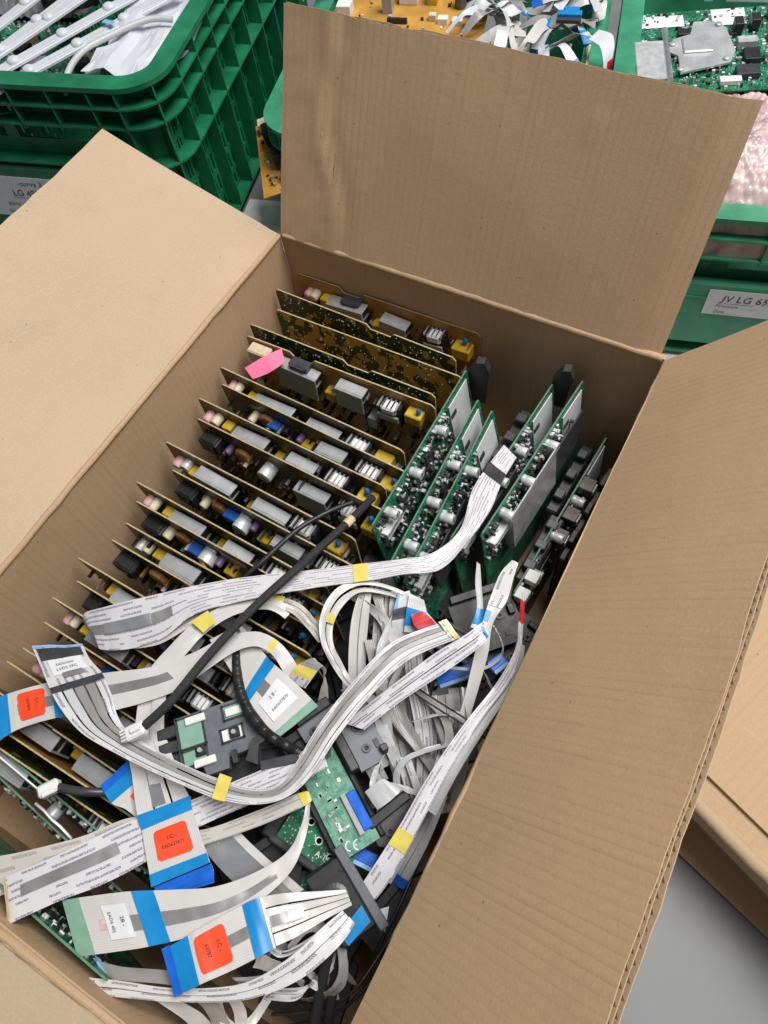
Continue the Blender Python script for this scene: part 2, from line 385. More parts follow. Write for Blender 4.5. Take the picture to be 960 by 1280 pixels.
def fluting(P0, U, V, lu, lv, w0, w1, warp, pitch, nv=6, ph=0.0):
    U, V = Vector(U).normalized(), Vector(V).normalized(); Nn = U.cross(V).normalized(); P0 = Vector(P0)
    mb = MB(); n = int(lu / pitch * 4); P0 = P0 + V * 0.012; lv -= 0.012
    for j in range(nv + 1):
        for i in range(n + 1):
            u = lu * i / n; v = lv * j / nv
            k = (i + ph) % 4; t = (0.04, 0.5, 0.96, 0.5)[int(k)]
            mb.v.append(tuple(P0 + U * u + V * v + Nn * (w0 + (w1 - w0) * t + warp(u, v))))
    for j in range(nv):
        for i in range(n): a = j * (n + 1) + i; mb.f.append((a, a + 1, a + n + 2, a + n + 1))
    mb.m = [0] * len(mb.f); mb.uv = [(0, 0)] * len(mb.v)
    return mb
box = thing('cardboard_box', 'large open brown cardboard carton full of circuit boards and ribbon cables, flaps spread', 'carton', (0, 0, 0))
def nn(u, v, s, a, sc=8.0): return a * noise.noise((u * sc, v * sc, s))
def make_flap(P0, U, V, lu, lv, warp, mat, thick, seed, label, double=False):
    t = thick; e = 0.0007
    mb, Nn = sheet(P0, U, V, lu, lv, 0.0, -e, warp, mat, 56, 20, 0.0012, seed)
    f = part('flap', mb, mat, box, True); f['label'] = label
    mb, _ = sheet(P0, U, V, lu, lv, -t + e, -t, warp, mat, 56, 20, 0.0012, seed + 3)
    part('outer_liner', mb, 'card_edge', f, True)
    if double:
        mb, _ = sheet(P0, U, V, lu, lv - 0.001, -t / 2 + e / 2, -t / 2 - e / 2, warp, mat, 56, 12, 0.0008, seed + 5); part('middle_liner', mb, 'card_edge', f, True)
        part('fluting', fluting(P0, U, V, lu, lv - 0.0012, -e, -t / 2, warp, 0.0078), 'flute_paper', f)
        part('fluting', fluting(P0, U, V, lu, lv - 0.0012, -t / 2, -t + e, warp, 0.0078, 6, 2), 'flute_paper', f)
    else:
        part('fluting', fluting(P0, U, V, lu, lv - 0.0006, -e, -t + e, warp, 0.0078), 'flute_paper', f)
    return f
# left flap (folded out, slightly above level); the inner face is the one with +N
def wl(u, v): return nn(u, v, 1.0, 0.0035, 5) + 0.006 * (v / 0.22) ** 2 - 0.004 * math.exp(-((v - 0.012) / 0.01) ** 2) * 0.3
make_flap((0, -BD, BH), (0, 1, 0), (-0.216, 0, 0.0632), BD, 0.225, wl, 'card_smooth', 0.005, 0.0, 'left flap folded outwards, smooth and brightly lit')
# right flap
def wr(u, v): return nn(u, v, 2.0, 0.0028, 6) - 0.005 * math.sin(math.pi * u / BD) * (v / 0.176)
make_flap((BW, 0, BH), (0, -1, 0), (0.0614, 0, 0.08), BD, 0.169, wr, 'card_ribbed', 0.0085, 2.0, 'right flap standing up, fluted double wall edge showing', True)
# back flap
def wb(u, v):
    ln = 0.062 - 0.10 * v + 0.008 * math.sin(v * 40)
    cr = 0.0026 * math.exp(-((u - ln) / 0.006) ** 2) - 0.0020 * math.exp(-((u - ln - 0.012) / 0.008) ** 2)
    return nn(u, v, 3.0, 0.0025, 7) + cr + 0.0016 * noise.noise((u * 60, v * 60, 4)) * math.exp(-((u - 0.035) / 0.03) ** 2) - 0.0040 * max(0.0, (u - 0.392) / 0.022) + 0.0022 * math.exp(-((u - 0.30) / 0.006) ** 2 - ((v - 0.17) / 0.006) ** 2)
make_flap((0.001, 0, BH), (0.408, 0.0, 0), (0, 0.0825, 0.190), 0.414, 0.207, wb, 'card', 0.005, 4.0, 'back flap standing up, creased near its left edge')
# front flap, hanging outwards
make_flap((BW, -BD, BH), (-1, 0, 0), (0, -0.2, -0.035), BW, 0.20, lambda u, v: nn(u, v, 6.0, 0.003, 6), 'card_smooth', 0.005, 6.0, 'front flap folded outwards')
# walls: solid slabs, slightly bulged
def make_wall(P0, U, V, lu, lv, bul, mat, seed):
    def wf(u, v): return -bul * math.sin(math.pi * u / lu) * math.sin(math.pi * min(1, v / lv * 0.9 + 0.05)) + nn(u, v, seed, 0.0025, 6)
    mb, _ = sheet(P0, U, V, lu, lv, 0.0, -0.005, wf, mat, 40, 14, 0.0, seed); return part('wall', mb, mat, box, True)
make_wall((0, -BD, 0.004), (0, 1, 0), (0, 0, 1), BD, BH - 0.004, 0.002, 'card', 11)
make_wall((0, 0, 0.004), (1, 0, 0), (0, 0, 1), BW, BH - 0.004, 0.003, 'card', 12)
make_wall((BW, 0, 0.004), (0, -1, 0), (0, 0, 1), BD, BH - 0.004, 0.004, 'card', 13)
make_wall((BW, -BD, 0.004), (-1, 0, 0), (0, 0, 1), BW, BH - 0.004, 0.002, 'card', 14)
mb, _ = sheet((0, -BD, 0.006), (1, 0, 0), (0, 1, 0), BW, BD, 0, -0.004, lambda u, v: 0, 'card', 4, 4); part('bottom_panel', mb, 'card', box)
def tube(pts, r, n=8, mat='card', uvs=True, flat=1.0):
    mb = MB(); mb.uv = []; acc = 0.0; e0 = None
    for k, p in enumerate(pts):
        t = (pts[min(k + 1, len(pts) - 1)] - pts[max(k - 1, 0)]).normalized()
        e = Vector((0, 0, 1)).cross(t) if abs(t.z) < 0.97 else (e0 or t.orthogonal())
        e.normalize(); e0 = e; g = t.cross(e)
        if k: acc += (p - pts[k - 1]).length
        rr = r(k / (len(pts) - 1)) if callable(r) else r
        for i in range(n + 1):
            a = 2 * math.pi * i / n; mb.v.append(tuple(p + e * math.cos(a) * rr * flat + g * math.sin(a) * rr)); mb.uv.append((acc, i / n))
    for k in range(len(pts) - 1):
        for i in range(n): a = k * (n + 1) + i; mb.f.append((a, a + n + 1, a + n + 2, a + 1))
    mb.f.append(tuple(range(n))); o = (len(pts) - 1) * (n + 1); mb.f.append(tuple(o + i for i in range(n))[::-1])
    mb.m = [0] * len(mb.f)
    return mb
def crease(a, b_, r):
    a, b_ = Vector(a), Vector(b_); pts = []
    for i in range(41):
        t = i / 40; p = a.lerp(b_, t); pts.append(p + Vector((nn(t * 6, 0, a.x + 1, 0.0010), nn(t * 6, 0, a.y + 7, 0.0010), nn(t * 6, 3, a.x, 0.0012))))
    part('crease', tube(pts, r, 10), 'card', box, True)
crease((-0.002, -BD, BH - 0.002), (-0.002, 0.0, BH - 0.002), 0.0030)
crease((0.004, 0.002, BH - 0.001), (BW - 0.002, 0.002, BH - 0.001), 0.0036)
crease((BW + 0.003, 0.0, BH - 0.003), (BW + 0.003, -BD, BH - 0.003), 0.0040)
crease((BW, -BD - 0.003, BH - 0.002), (0, -BD - 0.003, BH - 0.002), 0.0030)

# ------------------------------------------------------------------ power boards standing in the carton
PL, PH = 0.228, 0.152
def C(mb, mats, sm=False, name='component'):
    me = fixn(mb.mesh(name, mats)); return smooth(me) if sm else me
def heatsink(lx, h, lz):
    mb = MB(); t = 0.0022
    mb.box((0, -h + t / 2, -lz / 2), (lx, t, lz), 0.0006); mb.box((0, -h / 2, -t / 2), (lx, h - 2 * t, t), 0.0005)
    mb.box((0, -h * 0.55, -lz * 0.42), (lx * 0.96, h * 0.8, t)); mb.box((lx * 0.42, -h * .5, -lz * 0.5), (0.004, h * 0.7, lz * 0.8), 0, 1)
    return C(mb, ['alu', 'black_plastic'], name='heatsink')
ME = {}
ME['heatsink_long'] = heatsink(0.046, 0.0175, 0.034); ME['heatsink_short'] = heatsink(0.036, 0.0165, 0.030)
mb = MB(); mb.box((0, -0.006, -0.006), (0.022, 0.012, 0.010), 0.0012); mb.box((0, -0.0125, -0.004), (0.016, 0.002, 0.005)); ME['terminal_block'] = C(mb, 'charcoal')
mb = MB(); mb.box((0, -0.006, -0.012), (0.027, 0.012, 0.022), 0.001, 0); mb.box((0.001, -0.009, -0.0055), (0.017, 0.014, 0.011), 0.002, 1); mb.box((0, -0.015, -0.018), (0.024, 0.003, 0.010), 0.0008, 2)
for k in range(5): mb.box((-0.010 + k * 0.005, -0.008, -0.0015), (0.0016, 0.014, 0.003), 0, 2)
ME['transformer'] = C(mb, ['black_plastic', 'white_plastic', 'alu'])
mb = MB(); mb.box((0, -0.0075, -0.008), (0.019, 0.015, 0.015), 0.0012); ME['film_capacitor'] = C(mb, 'yellow')
mb = MB(); mb.box((0, -0.006, -0.007), (0.013, 0.012, 0.014), 0.001); ME['yellow_box'] = C(mb, 'yellow')
mb = MB(); mb.lathe([(0.0008, -0.004), (0.002, -0.0025), (0.0029, 0.0005), (0.0026, 0.003), (0.001, 0.0046)], (0, -0.0065, 0), 'z', 12); mb.cyl((0, -0.0065, -0.004), (0, -0.004, -0.010), 0.0004, n=6); ME['blue_capacitor'] = C(mb, 'blue_cap', True)
mb = MB(); mb.lathe([(0.0048, 0), (0.0054, 0.001), (0.0054, 0.010), (0.0040, 0.0125), (0.0018, 0.013)], (0, 0, 0), 'y', 12); ME['pink_plug'] = C(mb, 'pink_plastic', True)
mb = MB(); mb.lathe([(0.0046, 0), (0.0050, 0.001), (0.0050, 0.011), (0.0040, 0.0125), (0.0015, 0.013)], (0, 0, 0), 'y', 12); ME['cream_plug'] = C(mb, 'cream', True)
mb = MB(); mb.box((0, -0.008, -0.010), (0.025, 0.016, 0.018), 0.001); mb.box((0, -0.009, -0.0005), (0.019, 0.010, 0.002), 0.0005); mb.box((0.006, -0.0165, -0.01), (0.006, 0.002, 0.012)); ME['relay_block'] = C(mb, 'black_plastic')
def torus(R, r, mat):
    mb = MB(); n, k = 18, 8
    for i in range(n):
        for j in range(k):
            a, b_ = 2 * math.pi * i / n, 2 * math.pi * j / k; rr = r * (1 + 0.14 * (i % 2))
            mb.v.append(((R + rr * math.cos(b_)) * math.cos(a), -r + rr * math.sin(b_), (R + rr * math.cos(b_)) * math.sin(a)))
    for i in range(n):
        for j in range(k): mb.f.append((i * k + j, ((i + 1) % n) * k + j, ((i + 1) % n) * k + (j + 1) % k, i * k + (j + 1) % k))
    mb.m = [0] * len(mb.f); return C(mb, mat)
ME['coil'] = torus(0.0062, 0.0036, 'copper')
mb = MB(); mb.box((0, -0.006, -0.006), (0.014, 0.012, 0.012), 0.001); ME['blue_relay'] = C(mb, 'blue_box')
def ecap(r, h, ax):
    mb = MB(); mb.lathe([(r * 0.94, 0), (r, 0.001), (r, 0.002), (r * 0.93, 0.003), (r, 0.004), (r, h - 0.0004), (r * 0.94, h)], (0, 0, 0), ax, 18, 0)
    d = {'y': Vector((0, -1, 0)), 'x': Vector((1, 0, 0))}[ax]; g = Vector((0, 0, 1)); e = d.cross(g)
    for dirv in (g, e): mb.add([dirv * r * 0.8 * a + (e if dirv is g else g) * 0.0003 * b_ + d * (h + 0.0002) for a, b_ in ((-1, -1), (1, -1), (1, 1), (-1, 1))], [(0, 1, 2, 3)], 1)
    return C(mb, ['cap_silver', 'charcoal'], True)
ME['ecap_y'] = ecap(0.0085, 0.015, 'y'); ME['ecap_y_small'] = ecap(0.005, 0.012, 'y'); ME['ecap_x'] = ecap(0.0050, 0.0125, 'x')
mb = MB(); mb.lathe([(0.0035, 0), (0.0042, 0.001), (0.0042, 0.010), (0.003, 0.011)], (0, 0, 0), 'y', 10); ME['purple_capacitor'] = C(mb, 'purple', True)
mb = MB(); mb.box((0, -0.004, -0.005), (0.012, 0.008, 0.010), 0.0008); mb.cyl((0, -0.008, -0.005), (0, -0.0095, -0.005), 0.003, n=10); ME['black_block'] = C(mb, 'black_plastic')
mb = MB(); mb.box((0, -0.009, -0.007), (0.010, 0.016, 0.003), 0.0004); mb.box((0, -0.0165, -0.014), (0.010, 0.002, 0.018), 0.0004); ME['bracket'] = C(mb, 'pale_grey')
def smd_mesh(lx, lz, n, seed, face, mats, hmax=0.004, x0=0.004):
    rnd = random.Random(seed); mb = MB()
    for k in range(n):
        sx, sz, h = rnd.uniform(0.0012, 0.0042), rnd.uniform(0.0012, 0.004), rnd.uniform(0.0008, hmax)
        x, z = rnd.uniform(x0, lx - 0.004), -rnd.uniform(0.003, lz)
        if face == 'y': mb.box((x, -h / 2, z), (sx, h, sz), 0, rnd.randrange(len(mats)))
        elif face == '+y': mb.box((x, h / 2, z), (sx, h, sz), 0, rnd.randrange(len(mats)))
        else: mb.box((h / 2, -x, z), (h, sx, sz), 0, rnd.randrange(len(mats)))
    return C(mb, mats)
SM = [smd_mesh(PL, 0.105, 200, s, 'y', ['black_plastic', 'black_plastic', 'charcoal', 'charcoal', 'pale_grey', 'copper'], 0.013) for s in (1, 2, 3)]
def solder_mesh(seed):
    rnd = random.Random(seed); mb = MB()
    for k in range(150):
        x, z = rnd.uniform(0.004, PL - 0.004), -rnd.uniform(0.003, 0.06); r = rnd.uniform(0.0005, 0.0011)
        mb.cyl((x, 0, z), (x, -r * 1.1, z), r, r * 0.4, 7)
    return C(mb, 'alu_bright', True)
SJ = [solder_mesh(s) for s in (5, 6)]
def pcb_mesh(notches, mats, seed):
    rnd = random.Random(seed); poly = [(0.0, 0.0), (PL, 0.0), (PL, PH - 0.004), (PL - 0.004, PH)]
    for (a, b_, d) in sorted(notches, reverse=True): poly += [(b_ + d * 0.8, PH), (b_, PH - d), (a, PH - d), (a - d * 0.8, PH)]
    poly += [(0.003, PH), (0, PH - 0.003)]
    mb = MB(); mb.prism(poly, 0.0, 0.0014, 'y', 0, (0, 1, 2)); me = fixn(mb.mesh('pcb', mats)); return me
PCB = {}
PCB['A'] = [pcb_mesh([(0.062, 0.082, 0.007)], ['pcb_brown', 'pcb_solder', 'pcb_edge'], 1), pcb_mesh([], ['pcb_brown', 'pcb_solder', 'pcb_edge'], 2)]
PCB['D'] = [pcb_mesh([(0.062, 0.082, 0.007)], ['pcb_brown_shaded', 'pcb_solder', 'pcb_edge'], 1), pcb_mesh([], ['pcb_brown_shaded', 'pcb_solder', 'pcb_edge'], 2)]  # same boards, component side darkened to paint in gap shade
PCB['S'] = [pcb_mesh([(0.125, 0.150, 0.006)], ['pcb_solder', 'pcb_brown', 'pcb_edge'], 3), pcb_mesh([], ['pcb_solder_yellow', 'pcb_brown', 'pcb_edge'], 4)]
KA = [('terminal_block', .074, .000), ('pink_plug', .016, .016), ('cream_plug', .027, .014), ('yellow_box', .041, .014), ('heatsink_long', .072, .007), ('heatsink_short', .134, .008),
      ('transformer', .177, .006), ('film_capacitor', .210, .012), ('blue_capacitor', .211, .009), ('blue_capacitor', .123, .030), ('yellow_box', .105, .026), ('bracket', .160, .036), ('black_block', .050, .034)]
KB = [('relay_block', .020, .012), ('cream_plug', .040, .020), ('coil', .056, .020), ('blue_relay', .071, .018), ('ecap_y', .090, .022), ('purple_capacitor', .103, .020), ('yellow_box', .112, .026),
      ('heatsink_short', .146, .010), ('transformer', .187, .010), ('blue_capacitor', .214, .012), ('film_capacitor', .213, .020), ('black_block', .128, .030)]
KS = [('ecap_y_small', .09, .03)]
PN = {'heatsink_long': 'heatsink', 'heatsink_short': 'heatsink', 'ecap_y': 'capacitor', 'ecap_y_small': 'capacitor', 'yellow_box': 'yellow_capacitor', 'blue_relay': 'relay', 'relay_block': 'socket_block', 'pink_plug': 'pink_capacitor', 'cream_plug': 'cream_capacitor'}
ORD = ['', 'first', 'second', 'third', 'fourth', 'fifth', 'sixth', 'seventh', 'eighth', 'ninth', 'tenth', 'eleventh', 'twelfth', 'thirteenth', 'fourteenth', 'fifteenth', 'sixteenth', 'seventeenth', 'eighteenth', 'nineteenth', 'twentieth', 'twenty-first', 'twenty-second', 'twenty-third', 'twenty-fourth', 'twenty-fifth', 'twenty-sixth', 'twenty-seventh', 'twenty-eighth', 'twenty-ninth', 'thirtieth']
BO = [(.011, -.004, .172, 'A', 0.4, 0), (.004, -.034, .174, 'S', -2.0, 0), (.017, -.059, .170, 'S', 0.0, 1), (.004, -.086, .172, 'S', -0.5, 2), (.008, -.101, .171, 'A', 0.6, 3),
      (.007, -.149, .170, 'A', -2.6, 0), (.020, -.168, .170, 'B', -2.8, 0), (.009, -.196, .170, 'A', -2.2, 0), (.022, -.218, .169, 'B', -2.4, 0), (.011, -.255, .170, 'A', -2.4, 0), (.036, -.275, .168, 'B', -2.5, 0),
      (.013, -.303, .170, 'A', -2.6, 0), (.025, -.322, .169, 'B', -2.2, 0), (.031, -.348, .170, 'A', -2.0, 0), (.031, -.367, .169, 'B', -2.0, 0), (.014, -.393, .170, 'A', -1.8, 0), (.028, -.412, .170, 'B', -1.6, 0),
      (.019, -.438, .170, 'A', -1.5, 0), (.028, -.457, .169, 'B', -1.4, 0), (.026, -.483, .168, 'A', -1.0, 0), (.022, -.501, .169, 'S', -1.0, 1), (.012, -.527, .168, 'A', -0.8, 0), (.010, -.547, .169, 'S', 0.0, 1), (.008, -.562, .168, 'A', 0.3, 0)]
DESC = {'A': 'tan power supply board with grey heatsinks facing the camera', 'B': 'tan power supply board with coils, capacitors and black sockets', 'S': 'power supply board showing its green soldered underside'}
for i, (x, y, zt, kd, yaw, ex) in enumerate(BO):
    n = i + 1; rnd = random.Random(100 + i)
    b = thing('power_board', '%s, %s counted from the back wall' % (DESC[kd], ORD[n]), 'circuit board', (x, y, zt - PH), (math.radians(rnd.uniform(-1.0, 1.0)), math.radians(rnd.uniform(-0.5, 0.5)), math.radians(yaw)), 'power supply boards standing in a row on the left')
    kk = 'S' if kd == 'S' else 'A'
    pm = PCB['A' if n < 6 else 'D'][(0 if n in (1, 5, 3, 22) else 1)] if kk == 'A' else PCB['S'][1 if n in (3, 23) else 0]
    link('pcb', pm, b)
    kit = {'A': KA, 'B': KB, 'S': []}[kd]
    for (nm, cx, dz) in kit:
        if nm == 'terminal_block' and n not in (1, 5): continue
        if n not in (1, 5) and rnd.random() < 0.12: continue
        if nm in ('pink_plug', 'cream_plug') and rnd.random() < 0.35: nm = rnd.choice(['cream_plug', 'purple_capacitor', 'ecap_y_small', 'pink_plug'])
        sc_ = rnd.uniform(.86, 1.12); o = link(PN.get(nm, nm), ME[nm], b, (cx + rnd.uniform(-.0028, .0028), 0.0, PH - dz - rnd.uniform(0, .006)), (0, rnd.uniform(-.09, .09), 0)); o.scale = (sc_, rnd.uniform(.85, 1.05), rnd.uniform(.9, 1.1))
    if kd == 'S':
        o = link('solder_joints', SJ[i % 2], b, (0, 0, PH)); o['kind'] = 'stuff'
    else:
        o = link('small_components', SM[i % 3], b, (0, 0, PH - 0.012)); o['kind'] = 'stuff'
    if n == 5:
        mb = MB(); mb.box((0.022, -0.008, PH - 0.012), (0.026, 0.014, 0.018), 0.0015, 0); part('foam_pad', mb, 'beige_foam', b)

# ------------------------------------------------------------------ green main boards on the right
GL, GH = 0.20, 0.150
def gboard_mesh():
    mb = MB(); poly = [(0, 0), (-GL, 0), (-GL, GH - 0.003), (-GL + 0.003, GH), (-0.002, GH), (0, GH - 0.002)]
    mb.prism(poly, -0.0016, 0.0, 'x', 0, (1, 0, 2)); return fixn(mb.mesh('pcb', ['pcb_main', 'pcb_main', 'green_edge']))
GM = gboard_mesh(); GMD = GM.copy(); GMD.materials[0] = M['pcb_black']; GMD.materials[1] = M['pcb_black']
GSM = [smd_mesh(GL, 0.06, 330, s, 'x', ['black_plastic', 'charcoal', 'cap_silver', 'sticker_white', 'black_plastic', 'pale_grey'], 0.0042, 0.050) for s in (11, 12, 13)]
mb = MB(); mb.box((0.0004, -0.026, -0.030), (0.0008, 0.040, 0.052)); mb.box((0.0012, -0.040, -0.020), (0.0012, 0.010, 0.006), 0, 1); ME['white_label'] = C(mb, ['sticker_white', 'charcoal'])
mb = MB(); mb.box((0.010, 0, -0.02), (0.0016, 0.075, 0.045), 0.0004)
for s in (-1, 1): mb.cyl((0, s * 0.03, -0.012), (0.010, s * 0.03, -0.012), 0.0018, n=8)
ME['dark_plate'] = C(mb, 'charcoal')
mb = MB(); mb.box((0.012, 0, -0.02), (0.0016, 0.085, 0.06), 0.0004); mb.box((0.006, 0.0417, -0.02), (0.012, 0.0016, 0.06)); mb.box((0.006, -0.0417, -0.02), (0.012, 0.0016, 0.06)); ME['shield_plate'] = C(mb, 'alu_bright')
mb = MB(); mb.box((0.0012, 0, -0.008), (0.0024, 0.016, 0.016), 0.0004); ME['chip'] = C(mb, 'charcoal')
mb = MB(); mb.box((0.004, 0, -0.006), (0.008, 0.030, 0.010), 0.0006, 0); mb.box((0.0085, 0, -0.003), (0.001, 0.026, 0.003), 0, 1); ME['connector'] = C(mb, ['white_plastic', 'alu'])
mb = MB(); mb.box((0.007, 0, -0.007), (0.014, 0.015, 0.013), 0.0006, 0); mb.box((0.0145, 0, -0.007), (0.001, 0.010, 0.008), 0, 1); ME['port'] = C(mb, ['alu_bright', 'black_plastic'])
mb = MB(); mb.box((0.007, 0, -0.007), (0.014, 0.015, 0.013), 0.0006, 0); mb.box((0.0145, 0, -0.007), (0.001, 0.010, 0.008), 0, 1); ME['port_dark'] = C(mb, ['steel_dark', 'white_plastic'])
mb = MB(); mb.box((0.006, 0, -0.005), (0.012, 0.012, 0.010), 0.0006); ME['white_port'] = C(mb, 'white_plastic')
GB = [(.246, -.046, .172, 0, 'leftmost of the green main boards, next to the power boards'), (.272, -.072, .170, 1, 'second green main board from the left with white label'),
      (.290, -.078, .171, 2, 'third green main board, large white label at its back corner'), (.331, -.028, .172, 3, 'green main board right of the ribbon cable gap, black clip behind'),
      (.356, -.012, .172, 4, 'green main board with pointed back corner and shiny shield plate'), (.396, -.030, .122, 5, 'darkest green main board, nearest the right wall with white sockets')]
GLEAN = (7, 9, 11, 7, 6, 4)
for i, (x, y, zt, k, lab) in enumerate(GB):
    rnd = random.Random(300 + i)
    b = thing('main_board', lab, 'circuit board', (x + GH * math.sin(math.radians(GLEAN[i])), y, zt - GH), (0, -math.radians(GLEAN[i]), math.radians((0.3, 2.0, 2.2, -4.2, -4.8, -4)[i])), 'green main boards standing along the right side')
    link('pcb', GM if i < 5 else GMD, b)
    o = link('small_components', GSM[i % 3], b, (0, 0, GH - 0.001)); o['kind'] = 'stuff'
    for yy in (-.075 + rnd.uniform(-.006, .006), -.125 + rnd.uniform(-.006, .006), -.170 + rnd.uniform(-.006, .006)):
        link('capacitor', ME['ecap_x'], b, (0, yy, GH - rnd.uniform(.007, .010)))
    link('white_label', ME['white_label'], b, (0.0002, 0, GH - 0.004))
    for yy in (-.095, -.15): link('chip', ME['chip'], b, (0, yy, GH - 0.018))
    link('connector', ME['connector'], b, (0, -.178, GH - 0.020))
    if i in (2, 3): link('dark_plate', ME['dark_plate'], b, (0, -.135, GH - 0.016))
    if i == 4: link('shield_plate', ME['shield_plate'], b, (0, -.125, GH - 0.015)); link('heatsink', ME['dark_plate'], b, (0, -.06, GH - 0.018))
    if i == 5:
        for q, (yy, dz) in enumerate([(-.06, .0), (-.095, .005), (-.12, .008), (-.175, .0), (-.195, .0)]): link('socket', ME['port_dark' if q < 3 else 'white_port'], b, (0, yy, GH - dz))
for i, (c, s, lab) in enumerate([((.256, -.038, .158), (.012, .022, .05), 'black plastic clip behind the leftmost green main board'), ((.338, -.020, .170), (.010, .020, .045), 'black plastic clip against the back wall above the green boards')]):
    t = thing('plastic_clip', lab, 'clip', c, (0.15, 0.1, 0.2))
    mb = MB(); mb.prism([(-s[0], -s[2]), (s[0], -s[2]), (s[0] * 0.8, s[2] * 0.3), (s[0] * 0.3, s[2] * 0.6), (-s[0] * 0.4, s[2] * 0.55), (-s[0], s[2] * 0.1)], -0.004, 0.004, 'y'); part('clip_body', mb, 'charcoal', t)
    mb = MB(); mb.box((0, 0.007, -s[2] * 0.3), (s[0], 0.006, s[2]), 0.001); part('clip_tongue', mb, 'black_plastic', t)

# black plastic packing between the green boards
for i, (x, y, zt, lx, ly, lab) in enumerate([(.312, -.085, .135, .016, .085, 'black plastic holder in the gap behind the ribbon between the green boards'), (.316, -.180, .120, .018, .085, 'black plastic holder low in the gap between the green boards'), (.378, -.075, .096, .014, .090, 'black plastic holder between the shiny plate and the darkest board'), (.384, -.170, .112, .016, .080, 'black plastic holder below the white sockets by the right wall'), (.409, -.110, .105, .008, .120, 'black plastic holder pressed against the right wall'), (.355, -.290, .100, .050, .040, 'black plastic holder in front of the green boards')]):
    t = thing('plastic_holder', lab, 'bracket', (x, y, .01), (0, 0, math.radians(-3)))
    mb = MB(); mb.box((0, 0, (zt - .01) / 2), (lx, ly, zt - .01), .002); part('body', mb, 'black_plastic', t)
    for q in range(3):
        mb = MB(); mb.box((0, (q - 1) * ly * .3, zt - .006), (lx * .7, ly * .12, .012), .001); part('clip_post', mb, 'charcoal', t)
    mb = MB(); mb.box((lx * .5, 0, zt - .03), (.002, ly * .8, .006), .0004); part('ridge', mb, 'charcoal', t)
# green boards lying at the front left of the carton
for i, (x, y, zt, yaw, lab) in enumerate([(.012, -.588, .168, -4, 'green board with silver capacitor and wire bracket, front left of the carton'), (.020, -.604, .160, -6, 'green board edge just behind the front wall'), (.02, -.617, .192, -3, 'green board against the front wall beneath the ribbon ends')]):
    t = thing('green_board', lab, 'circuit board', (x, y - (0.015 if i == 2 else 0.0), zt - 0.13), (math.radians(-14 if i < 2 else -5), 0, math.radians(yaw)), 'green boards at the front of the carton')
    mb = MB(); mb.prism([(0, 0), (.24, 0), (.24, .13), (0, .13)], 0, 0.0016, 'y', 0, (0, 0, 1)); part('pcb', mb, ['pcb_main', 'green_edge'], t)
    o = link('small_components', smd_mesh(0.24, 0.05, 160 if i < 2 else 320, 40 + i, 'y' if i < 2 else '+y', ['black_plastic', 'charcoal', 'cap_silver', 'sticker_white'], 0.003), t, (0, 0.0 if i < 2 else 0.0016, 0.129)); o['kind'] = 'stuff'
    if i == 0:
        link('capacitor', ecap(0.0062, 0.011, 'y'), t, (0.118, 0, 0.105)); link('capacitor', ecap(0.0062, 0.011, 'y'), t, (0.075, 0, 0.100))
        pts = [Vector(p) for p in ((.112, -.012, .128), (.122, -.012, .129), (.130, -.013, .124), (.140, -.013, .124), (.150, -.014, .116))]
        part('wire_bracket', tube(pts, 0.0012, 6), 'cap_silver', t, True)
        mb = MB(); mb.box((0.085, -0.004, 0.125), (0.055, 0.0012, 0.03)); part('label_plate', mb, 'sticker_white', t)

